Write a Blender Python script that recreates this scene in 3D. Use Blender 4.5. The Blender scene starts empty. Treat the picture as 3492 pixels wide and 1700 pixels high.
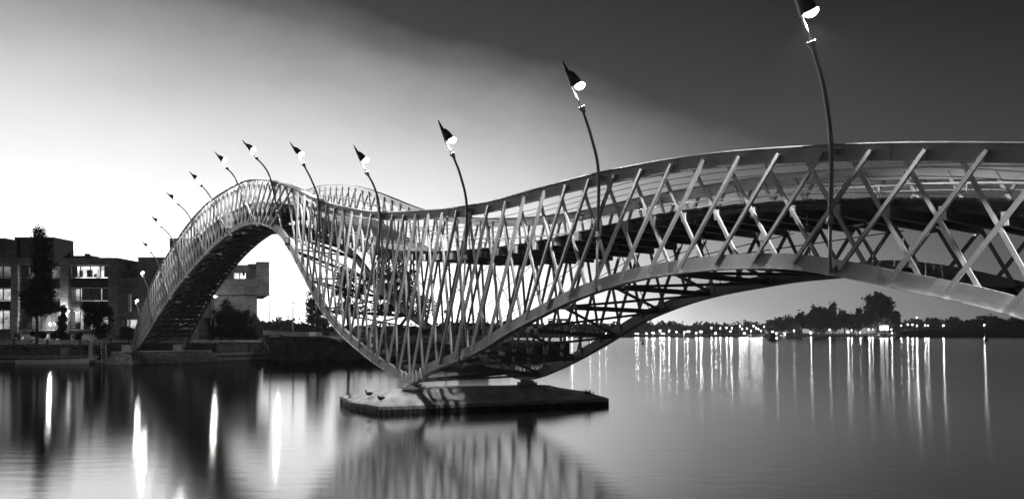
import bpy, math, random
import numpy as np
from mathutils import Vector, Matrix, Quaternion

random.seed(7); rng = np.random.default_rng(7)
S = bpy.context.scene
COL = S.collection

# ------------------------------------------------------------------ camera
F, HZ, EYE = 700.0, 331.0, 3.4            # focal length and horizon in render pixels, eye height over the water
cam = bpy.data.cameras.new('camera'); camo = bpy.data.objects.new('camera', cam); COL.objects.link(camo)
cam.sensor_width = 36.0; cam.lens = F / 1024 * 36.0
cam.shift_y = (HZ - 249.0) / 1024.0
cam.clip_start = 0.1; cam.clip_end = 5000
camo.location = (0, 0, EYE); camo.rotation_euler = (math.pi / 2, 0, 0)
S.camera = camo

# ------------------------------------------------------------------ sky (dusk: afterglow low on the left, night rising on the right)
def lin(v): return v / 12.92 if v <= 0.04045 else ((v + 0.055) / 1.055) ** 2.4
world = bpy.data.worlds.new('World'); S.world = world; world.use_nodes = True
nt = world.node_tree; nt.nodes.clear()
def WN(t, **k):
    n = nt.nodes.new(t)
    for a, b in k.items(): setattr(n, a, b)
    return n
def wm(op, a, b=None, clamp=False):
    n = WN('ShaderNodeMath', operation=op, use_clamp=clamp)
    for i, v in enumerate((a, b)):
        if v is None: continue
        if isinstance(v, (int, float)): n.inputs[i].default_value = v
        else: nt.links.new(v, n.inputs[i])
    return n.outputs[0]
def wramp(fac, stops, lo, hi):
    f = wm('DIVIDE', wm('SUBTRACT', fac, lo), hi - lo, clamp=True)
    r = WN('ShaderNodeValToRGB'); r.color_ramp.interpolation = 'EASE' if False else 'LINEAR'
    el = r.color_ramp.elements
    while len(el) < len(stops): el.new(0.5)
    for e, (p, v) in zip(el, sorted(stops)):
        e.position = (p - lo) / (hi - lo); e.color = (v, v, v, 1)
    nt.links.new(f, r.inputs[0]); return r.outputs[0]
tc = WN('ShaderNodeTexCoord'); sep = WN('ShaderNodeSeparateXYZ')
nrm = WN('ShaderNodeVectorMath', operation='NORMALIZE')
nt.links.new(tc.outputs['Generated'], nrm.inputs[0]); nt.links.new(nrm.outputs[0], sep.inputs[0])
dx, dy, dz = sep.outputs
GLOW = math.radians(-38.0)                 # azimuth of the set sun, left of the view axis
hor = wm('MAXIMUM', wm('SQRT', wm('ADD', wm('MULTIPLY', dx, dx), wm('MULTIPLY', dy, dy))), 1e-4)
cosaz = wm('DIVIDE', wm('ADD', wm('MULTIPLY', dx, math.sin(GLOW)), wm('MULTIPLY', dy, math.cos(GLOW))), hor)
elev = wm('MULTIPLY', wm('ARCSINE', wm('MAXIMUM', dz, 0.0)), 180 / math.pi)
noi = WN('ShaderNodeTexNoise'); noi.inputs['Scale'].default_value = 6.5; noi.inputs['Detail'].default_value = 9.0; noi.inputs['Roughness'].default_value = .62
mp = WN('ShaderNodeMapping'); mp.inputs['Scale'].default_value = (1, 1, 2.2)
nt.links.new(nrm.outputs[0], mp.inputs[0]); nt.links.new(mp.outputs[0], noi.inputs['Vector'])
wob = wm('MULTIPLY', wm('SUBTRACT', noi.outputs[0], 0.5), 2.4)
tt = wm('ADD', wm('SUBTRACT', wm('SUBTRACT', elev, 4.0), wm('MULTIPLY', cosaz, 20.0)), wob)
dark = wramp(tt, [(-30, lin(.31)), (0, lin(.285)), (3, lin(.25)), (6, lin(.22)), (11, lin(.165)), (20, lin(.145)), (40, lin(.135))], -30, 40)
brig = wramp(tt, [(-30, 2.7), (-22, 2.4), (-17, 1.7), (-13, 1.0), (-8, lin(.86)), (-3, lin(.64)), (-1, lin(.535)), (0.4, lin(.41)), (2.5, lin(.22)), (8, 0.0)], -30, 8)
mazi = wramp(cosaz, [(-1, .05), (0, .10), (.2, .17), (.39, .28), (.50, .37), (.60, .46), (.707, .78), (.78, 1.0), (1, 1.0)], -1, 1)
hazel = wm('MULTIPLY', wm('POWER', wm('MAXIMUM', wm('SUBTRACT', 1.0, wm('DIVIDE', elev, 26.0)), 0.0), 2.0), .17)   # pale band low all round the horizon
skyv = wm('MAXIMUM', wm('MAXIMUM', dark, hazel), wm('MULTIPLY', brig, mazi))
bg = WN('ShaderNodeBackground'); out = WN('ShaderNodeOutputWorld')
nt.links.new(skyv, bg.inputs[0]); bg.inputs[1].default_value = 1.05
nt.links.new(bg.outputs[0], out.inputs[0])

S.view_settings.view_transform = 'Standard'; S.view_settings.look = 'None'
S.view_settings.exposure = 0.0; S.view_settings.gamma = 1.0
S.view_settings.use_curve_mapping = False
S.render.engine = 'CYCLES'
S.cycles.use_denoising = True
S.cycles.max_bounces = 5; S.cycles.diffuse_bounces = 2; S.cycles.glossy_bounces = 3
S.cycles.transparent_max_bounces = 4; S.cycles.transmission_bounces = 2
S.cycles.sample_clamp_indirect = 4.0; S.cycles.sample_clamp_direct = 0.0
S.cycles.caustics_reflective = False; S.cycles.caustics_refractive = False

# ------------------------------------------------------------------ materials
MATS = {}
def mat(name, v, rough=.6, var=.25, scale=6.0, bump=0.0, metal=0.0, spec=.5, emit=0.0, bscale=None):
    m = bpy.data.materials.new(name); m.use_nodes = True; t = m.node_tree
    b = t.nodes['Principled BSDF']; L = t.links.new
    b.inputs['Roughness'].default_value = rough; b.inputs['Metallic'].default_value = metal
    b.inputs['Specular IOR Level'].default_value = spec
    b.inputs['Base Color'].default_value = (v, v, v, 1)
    co = t.nodes.new('ShaderNodeTexCoord'); oi = t.nodes.new('ShaderNodeObjectInfo')
    if var > 0:
        n = t.nodes.new('ShaderNodeTexNoise'); n.inputs['Scale'].default_value = scale; n.inputs['Detail'].default_value = 8
        L(co.outputs['Object'], n.inputs['Vector'])
        r = t.nodes.new('ShaderNodeMapRange'); r.inputs[1].default_value = .3; r.inputs[2].default_value = .7
        r.inputs[3].default_value = 1 - var; r.inputs[4].default_value = 1 + var
        L(n.outputs[0], r.inputs[0])
        r2 = t.nodes.new('ShaderNodeMapRange'); r2.inputs[3].default_value = 1 - var * .5; r2.inputs[4].default_value = 1 + var * .5
        L(oi.outputs['Random'], r2.inputs[0])
        mu = t.nodes.new('ShaderNodeMath'); mu.operation = 'MULTIPLY'; L(r.outputs[0], mu.inputs[0]); L(r2.outputs[0], mu.inputs[1])
        mv = t.nodes.new('ShaderNodeMath'); mv.operation = 'MULTIPLY'; mv.inputs[1].default_value = v; L(mu.outputs[0], mv.inputs[0])
        L(mv.outputs[0], b.inputs['Base Color'])
    if bump > 0:
        n2 = t.nodes.new('ShaderNodeTexNoise'); n2.inputs['Scale'].default_value = bscale or scale * 4; n2.inputs['Detail'].default_value = 6
        L(co.outputs['Object'], n2.inputs['Vector'])
        bp = t.nodes.new('ShaderNodeBump'); bp.inputs['Strength'].default_value = bump; bp.inputs['Distance'].default_value = .05
        L(n2.outputs[0], bp.inputs['Height']); L(bp.outputs[0], b.inputs['Normal'])
    if emit > 0:
        b.inputs['Emission Color'].default_value = (1, 1, 1, 1); b.inputs['Emission Strength'].default_value = emit
    MATS[name] = m; return m
def brick_mat(name, v):
    m = mat(name, v, rough=.85, var=0); t = m.node_tree; b = t.nodes['Principled BSDF']; L = t.links.new
    co = t.nodes.new('ShaderNodeTexCoord'); mpn = t.nodes.new('ShaderNodeMapping')
    mpn.inputs['Rotation'].default_value = (math.pi / 2, 0, 0)
    L(co.outputs['Object'], mpn.inputs[0])
    bt = t.nodes.new('ShaderNodeTexBrick'); bt.inputs['Scale'].default_value = 1.0
    bt.inputs['Brick Width'].default_value = .42; bt.inputs['Row Height'].default_value = .13; bt.inputs['Mortar Size'].default_value = .012
    bt.inputs['Color1'].default_value = (v * 1.35,) * 3 + (1,); bt.inputs['Color2'].default_value = (v * .6,) * 3 + (1,)
    bt.inputs['Mortar'].default_value = (v * 1.5,) * 3 + (1,)
    L(mpn.outputs[0], bt.inputs[0])
    n = t.nodes.new('ShaderNodeTexNoise'); n.inputs['Scale'].default_value = .6; n.inputs['Detail'].default_value = 8
    L(co.outputs['Object'], n.inputs['Vector'])
    r = t.nodes.new('ShaderNodeMapRange'); r.inputs[1].default_value = .3; r.inputs[2].default_value = .7; r.inputs[3].default_value = .7; r.inputs[4].default_value = 1.3
    L(n.outputs[0], r.inputs[0])
    mx = t.nodes.new('ShaderNodeVectorMath'); mx.operation = 'SCALE'; L(bt.outputs[0], mx.inputs[0]); L(r.outputs[0], mx.inputs['Scale'])
    L(mx.outputs[0], b.inputs['Base Color'])
    bp = t.nodes.new('ShaderNodeBump'); bp.inputs['Strength'].default_value = .4; bp.inputs['Distance'].default_value = .02
    L(bt.outputs['Fac'], bp.inputs['Height']); bp.invert = True; L(bp.outputs[0], b.inputs['Normal'])
    return m
M = MATS
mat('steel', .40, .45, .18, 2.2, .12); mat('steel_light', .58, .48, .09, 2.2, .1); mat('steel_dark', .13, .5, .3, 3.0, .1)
mat('stair_wood_lit', .34, .7, .3, 9.0, .3); mat('deck_wood', .16, .75, .45, 9.0, .4); mat('rail_wood', .5, .5, .2, 8.0, .2)  # tread wood made paler than the deck for lamp light on the steps
mat('wire', .75, .3, 0); mat('galvanised', .32, .38, .2, 12.0, .1); mat('hood', .05, .5, .1, 3.0)
mat('bulb', .9, .4, 0, emit=14.0); mat('far_bulb', .9, .4, 0, emit=30.0); mat('quay_bulb', .9, .4, 0, emit=30.0); mat('lit_panel', .8, .5, 0, emit=25.0); mat('concrete', .6, .85, .35, 1.6, .5, bscale=14); mat('concrete_dark', .15, .8, .4, 2.0, .4)
mat('timber_dark', .07, .8, .5, 5.0, .5); mat('timber_grey', .36, .8, .4, 6.0, .5); mat('stone', .38, .85, .45, 4.0, .6)
mat('stone_dark', .17, .9, .5, 3.0, .7); mat('mortar', .10, .9, .3, 5.0, .5); mat('white_paint', .78, .4, .08, 3.0, .05)
mat('black_paint', .02, .4, .2, 4.0, .1); mat('hull', .10, .42, .5, 1.2, .15); mat('hull_light', .28, .5, .3, 2.0, .1)
mat('asphalt', .12, .9, .3, 1.0, .3); mat('paving', .28, .85, .3, 1.2, .3); mat('earth', .035, .95, .4, .8, .6)
mat('bark', .05, .9, .4, 8.0, .6); mat('leaf', .055, .6, .5, 40.0); mat('leaf_dark', .032, .7, .5, 30.0); mat('leaf_far', .03, .9, .4, .3)
mat('leaf_mid', .11, .6, .4, 30.0)
mat('frame', .035, .5, .2, 6.0); mat('frame_light', .35, .5, .2, 6.0); mat('curtain', .55, .8, .2, 3.0); mat('plaster', .6, .8, .12, 1.0, .1)
mat('plaster_dim', .34, .8, .2, 1.0, .2); mat('zinc', .16, .5, .2, 2.0, .1); mat('feather', .02, .6, .3, 30.0); mat('beak', .8, .4, 0)
brick_mat('brick_dark', .34); brick_mat('brick_mid', .38); mat('algae', .012, .7, .4, 6.0, .4); mat('pole_paint', .17, .35, .15, 8.0)
for nm, st in (('lit_bright', 2.2), ('lit_warm', .9), ('lit_dim', .24)):
    m = mat(nm, .5, .6, 0, emit=st); t = m.node_tree; b = t.nodes['Principled BSDF']
    co = t.nodes.new('ShaderNodeTexCoord'); n = t.nodes.new('ShaderNodeTexNoise'); n.inputs['Scale'].default_value = 1.3; n.inputs['Detail'].default_value = 4
    r = t.nodes.new('ShaderNodeMapRange'); r.inputs[1].default_value = .35; r.inputs[2].default_value = .65; r.inputs[3].default_value = .25 * st; r.inputs[4].default_value = 1.1 * st
    t.links.new(co.outputs['Object'], n.inputs['Vector']); t.links.new(n.outputs[0], r.inputs[0]); t.links.new(r.outputs[0], b.inputs['Emission Strength'])
# window glass: thin, mostly reflecting the evening sky, see-through to the rooms behind
g = bpy.data.materials.new('glass'); g.use_nodes = True; t = g.node_tree; t.nodes.clear()
o = t.nodes.new('ShaderNodeOutputMaterial'); mx = t.nodes.new('ShaderNodeMixShader'); tr = t.nodes.new('ShaderNodeBsdfTransparent'); gl = t.nodes.new('ShaderNodeBsdfGlossy')
gl.inputs['Roughness'].default_value = .04; tr.inputs[0].default_value = (.8, .8, .8, 1); fr = t.nodes.new('ShaderNodeFresnel'); fr.inputs[0].default_value = 1.5
t.links.new(fr.outputs[0], mx.inputs[0]); t.links.new(tr.outputs[0], mx.inputs[1]); t.links.new(gl.outputs[0], mx.inputs[2]); t.links.new(mx.outputs[0], o.inputs[0]); M['glass'] = g
# water: long exposure, a softly rough mirror over dark depth
w = bpy.data.materials.new('water'); w.use_nodes = True; t = w.node_tree; t.nodes.clear(); L = t.links.new
o = t.nodes.new('ShaderNodeOutputMaterial'); mx = t.nodes.new('ShaderNodeMixShader'); df = t.nodes.new('ShaderNodeBsdfDiffuse'); gl = t.nodes.new('ShaderNodeBsdfGlossy')
gl.distribution = 'BECKMANN'; df.inputs[0].default_value = (.012, .012, .012, 1); gl.inputs[0].default_value = (1, 1, 1, 1)
tg = t.nodes.new('ShaderNodeCombineXYZ'); tg.inputs[0].default_value = 1; L(tg.outputs[0], gl.inputs['Tangent']); gl.inputs['Anisotropy'].default_value = .4
fr = t.nodes.new('ShaderNodeFresnel'); fr.inputs[0].default_value = 30.0
co = t.nodes.new('ShaderNodeTexCoord'); mpn = t.nodes.new('ShaderNodeMapping'); mpn.inputs['Scale'].default_value = (.02, .09, 1); mpn.inputs['Rotation'].default_value = (0, 0, .12)
n = t.nodes.new('ShaderNodeTexNoise'); n.inputs['Scale'].default_value = 1.0; n.inputs['Detail'].default_value = 3
r = t.nodes.new('ShaderNodeMapRange'); r.inputs[1].default_value = .35; r.inputs[2].default_value = .7; r.inputs[3].default_value = -.008; r.inputs[4].default_value = .012
L(co.outputs['Object'], mpn.inputs[0]); L(mpn.outputs[0], n.inputs['Vector']); L(n.outputs[0], r.inputs[0])
sx_ = t.nodes.new('ShaderNodeSeparateXYZ'); L(co.outputs['Object'], sx_.inputs[0]); rx_ = t.nodes.new('ShaderNodeMapRange'); rx_.interpolation_type = 'SMOOTHSTEP'   # sheltered by the quay, livelier on the open water
rx_.inputs[1].default_value = -15; rx_.inputs[2].default_value = 30; rx_.inputs[3].default_value = .132; rx_.inputs[4].default_value = .150; L(sx_.outputs[0], rx_.inputs[0])
an_ = t.nodes.new('ShaderNodeMapRange'); an_.inputs[1].default_value = -15; an_.inputs[2].default_value = 30; an_.inputs[3].default_value = .2; an_.inputs[4].default_value = .5; L(sx_.outputs[0], an_.inputs[0]); L(an_.outputs[0], gl.inputs['Anisotropy'])
ad_ = t.nodes.new('ShaderNodeMath'); ad_.operation = 'ADD'; L(r.outputs[0], ad_.inputs[0]); L(rx_.outputs[0], ad_.inputs[1]); L(ad_.outputs[0], gl.inputs['Roughness'])
mp2 = t.nodes.new('ShaderNodeMapping'); mp2.inputs['Scale'].default_value = (.9, 2.6, 1); L(co.outputs['Object'], mp2.inputs[0])
n3 = t.nodes.new('ShaderNodeTexNoise'); n3.inputs['Scale'].default_value = 1.0; n3.inputs['Detail'].default_value = 4; L(mp2.outputs[0], n3.inputs['Vector'])
bp = t.nodes.new('ShaderNodeBump'); bp.inputs['Strength'].default_value = 1.0; bp.inputs['Distance'].default_value = .0035; L(n3.outputs[0], bp.inputs['Height']); L(bp.outputs[0], gl.inputs['Normal'])
L(fr.outputs[0], mx.inputs[0]); L(df.outputs[0], mx.inputs[1]); L(gl.outputs[0], mx.inputs[2]); L(mx.outputs[0], o.inputs[0]); M['water'] = w

# ------------------------------------------------------------------ helpers
def at(x, y, Y):                            # point at depth Y seen at render pixel (x, y)
    return Vector(((x - 512) / F * Y, Y, EYE + (HZ - y) / F * Y))
def zx(tile, v): return tile * 256 + v / 10.0625
def zy(row, v): return row * 124.5 + v / 10.072
def tag(o, label=None, cat=None, group=None, kind=None):
    if label: o['label'] = label
    if cat: o['category'] = cat
    if group: o['group'] = group
    if kind: o['kind'] = kind
    return o
def empty(name, loc=(0, 0, 0), label=None, cat=None, group=None, rz=0):
    e = bpy.data.objects.new(name, None); COL.objects.link(e); e.location = loc; e.rotation_euler = (0, 0, rz); e.empty_display_size = .2
    return tag(e, label, cat, group)
def link(name, me, parent=None, M4=None):
    o = bpy.data.objects.new(name, me); COL.objects.link(o)
    if parent is not None: o.parent = parent
    if M4 is not None: o.matrix_local = M4
    return o
class MB:
    def __init__(s): s.v = []; s.f = []
    def box(s, x0, x1, y0, y1, z0, z1):
        b = len(s.v); s.v += [(x, y, z) for z in (z0, z1) for y in (y0, y1) for x in (x0, x1)]
        s.f += [(b, b+2, b+3, b+1), (b+4, b+5, b+7, b+6), (b, b+1, b+5, b+4), (b+2, b+6, b+7, b+3), (b, b+4, b+6, b+2), (b+1, b+3, b+7, b+5)]; return s
    def cbox(s, c, sx, sy, sz): return s.box(c[0]-sx/2, c[0]+sx/2, c[1]-sy/2, c[1]+sy/2, c[2]-sz/2, c[2]+sz/2)
    def tube(s, pts, r, n=8, cap=True):
        pts = [Vector(p) for p in pts]; rr = r if isinstance(r, (list, tuple)) else [r] * len(pts)
        b = len(s.v); up = None
        for i, p in enumerate(pts):
            d = (pts[min(i+1, len(pts)-1)] - pts[max(i-1, 0)]).normalized()
            if up is None: up = d.orthogonal().normalized()
            up = (up - d * up.dot(d)).normalized(); si = d.cross(up)
            for k in range(n):
                a = 2 * math.pi * k / n; s.v.append(tuple(p + (up * math.cos(a) + si * math.sin(a)) * rr[i]))
        for i in range(len(pts) - 1):
            for k in range(n):
                k2 = (k + 1) % n; s.f.append((b+i*n+k, b+i*n+k2, b+(i+1)*n+k2, b+(i+1)*n+k))
        if cap: s.f.append(tuple(b + k for k in range(n))[::-1]); s.f.append(tuple(b + (len(pts)-1)*n + k for k in range(n)))
        return s
    def bar(s, p, q, a, b2, up=(0, 0, 1)):   # rectangular bar from p to q, width a (across), depth b2 (along up)
        p, q = Vector(p), Vector(q); d = (q - p).normalized(); u = Vector(up); u = (u - d * u.dot(d)).normalized(); si = d.cross(u)
        b = len(s.v)
        for e in (p, q):
            for i, j in ((-1, -1), (1, -1), (1, 1), (-1, 1)): s.v.append(tuple(e + si * (a/2*i) + u * (b2/2*j)))
        s.f += [(b, b+1, b+2, b+3)[::-1], (b+4, b+5, b+6, b+7)] + [(b+k, b+(k+1) % 4, b+4+(k+1) % 4, b+4+k) for k in range(4)]; return s
    def poly(s, pts): b = len(s.v); s.v += [tuple(p) for p in pts]; s.f.append(tuple(range(b, b+len(pts)))); return s
    def prism(s, pts, z0, z1):               # vertical prism over an XY polygon
        b = len(s.v); n = len(pts); s.v += [(p[0], p[1], z0) for p in pts] + [(p[0], p[1], z1) for p in pts]
        s.f += [tuple(range(b, b+n))[::-1], tuple(range(b+n, b+2*n))] + [(b+k, b+(k+1) % n, b+n+(k+1) % n, b+n+k) for k in range(n)]; return s
    def extrude(s, pts, d):                  # planar polygon pushed along vector d
        b = len(s.v); n = len(pts); d = Vector(d); s.v += [tuple(p) for p in pts] + [tuple(Vector(p) + d) for p in pts]
        s.f += [tuple(range(b, b+n)), tuple(range(b+n, b+2*n))[::-1]] + [(b+k, b+n+k, b+n+(k+1) % n, b+(k+1) % n) for k in range(n)]; return s
    def lathe(s, prof, c=(0, 0, 0), n=12, axis=None, off=None):
        c = Vector(c); ax = Vector(axis or (0, 0, 1)).normalized(); u = ax.orthogonal().normalized(); v = ax.cross(u); b = len(s.v)
        for j, (r, h) in enumerate(prof):
            cc = c + ax * h + (Vector(off[j]) if off else Vector())
            for k in range(n): a = 2*math.pi*k/n; s.v.append(tuple(cc + (u*math.cos(a) + v*math.sin(a)) * r))
        for j in range(len(prof)-1):
            for k in range(n): s.f.append((b+j*n+k, b+j*n+(k+1) % n, b+(j+1)*n+(k+1) % n, b+(j+1)*n+k))
        s.f.append(tuple(b+k for k in range(n))[::-1]); s.f.append(tuple(b+(len(prof)-1)*n+k for k in range(n))); return s
    def ball(s, c, r, n=8, m=6):
        r = (r, r, r) if isinstance(r, (int, float)) else r; b = len(s.v)
        s.v.append((c[0], c[1], c[2]-r[2]))
        for j in range(1, m):
            p = -math.pi/2 + math.pi*j/m
            for k in range(n): a = 2*math.pi*k/n; s.v.append((c[0]+r[0]*math.cos(p)*math.cos(a), c[1]+r[1]*math.cos(p)*math.sin(a), c[2]+r[2]*math.sin(p)))
        s.v.append((c[0], c[1], c[2]+r[2])); e = len(s.v)-1
        for k in range(n):
            k2 = (k+1) % n; s.f.append((b, b+1+k2, b+1+k)); s.f.append((e, b+1+(m-2)*n+k, b+1+(m-2)*n+k2))
            for j in range(m-2): s.f.append((b+1+j*n+k, b+1+j*n+k2, b+1+(j+1)*n+k2, b+1+(j+1)*n+k))
        return s
    def mesh(s, name, m, smooth=False):
        me = bpy.data.meshes.new(name); me.from_pydata(s.v, [], s.f); me.materials.append(M[m] if isinstance(m, str) else m)
        if smooth: me.polygons.foreach_set('use_smooth', [True] * len(me.polygons))
        me.update(); return me
    def build(s, name, m, parent=None, smooth=False, origin=None):
        if origin is not None:
            ox, oy, oz = origin; s.v = [(x-ox, y-oy, z-oz) for x, y, z in s.v]
        o = link(name, s.mesh(name, m, smooth), parent)
        if origin is not None: o.location = origin
        return o
BOXES = {}
def unit(m):
    if m not in BOXES: BOXES[m] = MB().box(-.5, .5, -.5, .5, -.5, .5).mesh('unit_' + m, m)
    return BOXES[m]
def place_bar(name, m, parent, p, q, across, depth, up=(0, 0, 1)):   # shared box laid from p to q
    p, q = Vector(p), Vector(q); d = q - p; ln = d.length; d.normalize(); u = Vector(up); u = (u - d*u.dot(d)).normalized(); si = u.cross(d)
    R = Matrix((d, si, u)).transposed().to_4x4()
    return link(name, unit(m), parent, Matrix.Translation((p + q) / 2) @ R @ Matrix.Diagonal((ln, across, depth, 1)))

# ------------------------------------------------------------------ water
wo = MB().poly([(-690, -38, 0), (690, -38, 0), (690, 430, 0), (-690, 430, 0)]).build('water', 'water'); tag(wo, kind='structure')

def point(parent, loc, watts, r=.1):
    l = bpy.data.lights.new('lamp_light', 'POINT'); l.energy = watts; l.shadow_soft_size = r; o = bpy.data.objects.new('lamp_light', l); COL.objects.link(o); o.parent = parent; o.location = loc; return o
def spot(parent, loc, watts, aim, deg, r=.1):
    l = bpy.data.lights.new('lamp_light', 'SPOT'); l.energy = watts; l.spot_size = math.radians(deg); l.spot_blend = .3; l.shadow_soft_size = r
    o = bpy.data.objects.new('lamp_light', l); COL.objects.link(o); o.parent = parent; o.location = loc; o.rotation_euler = Vector(aim).to_track_quat('-Z', 'Y').to_euler(); return o
#@BRIDGE
# ------------------------------------------------------------------ footbridge: a straight plan, two wavy trusses
TH = math.atan((512 + 60) / F); CN, SN = math.cos(TH), math.sin(TH)
D, WID = 15.83, 5.0
NV = Vector((CN, SN, 0)); AV = Vector((-SN, CN, 0))
def W3(s, q, z): return NV * q + AV * s + Vector((0, 0, z))
def plane(pts, q):                           # image points -> (s, z) on the vertical plane at distance q
    a = np.array(pts, float); u = (a[:, 0] - 512) / F; Y = q / (CN * u + SN); X = u * Y
    return X * -SN + Y * CN, EYE + (HZ - a[:, 1]) / F * Y
def P(i, j, pts): return [(zx(i, x), zy(j, y)) for x, y in pts]
NT = P(0,2,[(1335,985),(1355,880),(1400,720),(1500,440),(1620,190)])+P(0,1,[(1765,1205),(1930,970),(2135,760),(2390,600),(2480,562)])+P(1,1,[(0,543),(170,553),(400,625),(640,745),(960,835),(1250,875),(1500,875),(1700,862),(1900,845),(2120,820),(2350,780)])+P(2,1,[(0,722),(420,600),(860,490),(1330,395),(1800,315),(2250,265)])+P(3,1,[(0,240),(600,208),(900,190),(1500,178),(2000,178),(2576,184)])
NB = P(0,2,[(1345,1028),(1400,990),(1600,690),(1800,395),(2000,150),(2130,15)])+P(0,1,[(2300,1120),(2420,1045),(2500,1012)])+P(1,1,[(60,1005),(170,1045),(270,1130),(330,1225)])+P(1,2,[(450,190),(540,365),(650,570),(750,720),(900,890),(1050,1020),(1200,1140),(1350,1235)])+[(411,383.4),(417,383.4)]+P(1,2,[(1750,1235),(1900,1180),(2060,1120),(2300,1010)])+P(2,2,[(0,835),(300,680),(600,530),(870,430),(1220,325),(1600,258),(2100,205)])+P(3,2,[(0,195),(300,205),(600,255),(900,310),(1250,385),(1650,470),(2000,545),(2300,620),(2576,705)])
FT = P(1,1,[(640,612),(760,600),(880,598),(1000,610),(1150,650),(1330,715),(1500,785),(1700,860)])+P(2,1,[(30,940),(300,920),(600,890),(900,830),(1200,755),(1500,690),(1850,630),(2200,570)])+P(3,1,[(0,515),(300,480),(600,455),(1000,430),(1300,415),(1700,403),(2100,395)])
FB = P(0,2,[(1855,1020),(1890,930),(1950,800),(2050,620),(2150,445),(2300,240),(2520,0)])+P(1,1,[(100,1130),(200,1075)])+P(1,2,[(980,80),(1080,200),(1180,340),(1300,470),(1440,605),(1620,740),(1860,900),(2110,1060),(2440,1215)])+[(523,379.4),(531,379.4)]+P(2,2,[(370,1254),(600,1150),(860,1010),(1060,890),(1300,740),(1530,640),(1850,525),(2200,440)])+P(3,2,[(0,375),(350,320),(750,287)])
FBR = P(3,2,[(1100,240),(1500,260),(2000,345),(2300,415),(2576,490)])   # the far chord beyond the near one
DK = P(3,1,[(50,795),(500,775),(1100,770),(1700,778),(2150,785),(2576,850)])+P(2,1,[(0,1210),(400,1130),(900,1005),(1400,900),(1900,845),(2400,805)])+[(465,249.9),(428,252),(380,249.5),(338.6,234.5),(312,216)]
S0, S1 = -4.0, None
def smooth_curve(s, z, lo, hi, sig=.7, step=.1, ext=None):
    o = np.argsort(s); s, z = s[o], z[o]
    keep = np.r_[True, np.diff(s) > .02]; s, z = s[keep], z[keep]
    g = np.arange(lo, hi, step)
    # monotone cubic (Fritsch-Carlson) with linear run-out
    h = np.diff(s); d = np.diff(z) / h; m = np.zeros_like(z); m[0], m[-1] = d[0], d[-1]
    for i in range(1, len(s)-1): m[i] = 0 if d[i-1]*d[i] <= 0 else (h[i-1]+h[i])*3/((2*h[i]+h[i-1])/d[i-1]+(h[i]+2*h[i-1])/d[i])
    k = np.clip(np.searchsorted(s, g)-1, 0, len(s)-2); t = (g - s[k]) / h[k]
    y = (2*t**3-3*t**2+1)*z[k]+(t**3-2*t**2+t)*h[k]*m[k]+(-2*t**3+3*t**2)*z[k+1]+(t**3-t**2)*h[k]*m[k+1]
    y = np.where(g < s[0], z[0]+(g-s[0])*m[0], y); y = np.where(g > s[-1], z[-1]+(g-s[-1])*m[-1], y)
    n = int(3*sig/step); kk = np.exp(-.5*(np.arange(-n, n+1)*step/sig)**2); kk /= kk.sum()
    pl = y[0]-(y[1]-y[0])*np.arange(n, 0, -1); pr = y[-1]+(y[-1]-y[-2])*np.arange(1, n+1)
    return g, np.convolve(np.r_[pl, y, pr], kk, 'valid')
sN, zN = plane(NT, D); sB, zB = plane(NB, D); SL = float(sN.max())
NTs, NTz = smooth_curve(sN, zN, S0, SL+.3, .8); NBs, NBz = smooth_curve(sB, zB, S0, float(sB.max())+.05, .35)
ztop = lambda s: np.interp(s, NTs, NTz)
zbot = lambda s: np.interp(s, NBs, NBz)
QF = D + WID
k_n = plane([(zx(2,20),0),(zx(2,440),0),(zx(2,900),0),(zx(2,1510),0)], D)[0]; k_f = plane([(zx(2,1070),0),(zx(2,1500),0),(zx(2,1980),0),(zx(2,2540),0)], QF)[0]
SKEW = float(np.mean(k_f - k_n))
sF, zF = plane(FT, QF); mx_ = sF.max(); mn_ = sF.min()
ex = np.arange(mx_+4, SL+SKEW, 2.0); off = float(zF[np.argmax(sF)] - ztop(mx_ - SKEW))
wgt = np.clip(1-(ex-mx_)/25, 0, 1)
exr = np.arange(S0-2, mn_-2, 1.0); offr = float(zF[np.argmin(sF)] - ztop(mn_ - SKEW))
FTs, FTz = smooth_curve(np.r_[sF, ex, exr], np.r_[zF, ztop(ex-SKEW)+off*wgt, ztop(exr-SKEW)+offr], S0+SKEW, SL+SKEW, 1.0)
s1, z1 = plane(FB, QF); s2, z2 = plane(FBR, QF)
FBs, FBz = smooth_curve(np.r_[s1, s2], np.r_[z1, z2], S0+SKEW, float(s1.max())+.05, .4)
fztop = lambda s: np.interp(s, FTs, FTz)
fzbot = lambda s: np.interp(s, FBs, FBz)
sD, zD = plane(DK, D+.3)
lft = np.arange(float(sD.max())+5, SL-1, 2.0)
DKs, DKz = smooth_curve(np.r_[sD, lft], np.r_[zD, ztop(lft)-1.45], S0, SL-.3, 1.0)
zdeck = lambda s: np.interp(s, DKs, DKz)
print('SKEW', SKEW, 'SL', SL, 'zfoot', zbot(np.array([NBs[0]]))[0], float(NBz.min()), float(FBz.min()), 'top left', zN[0], zB[0])

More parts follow.
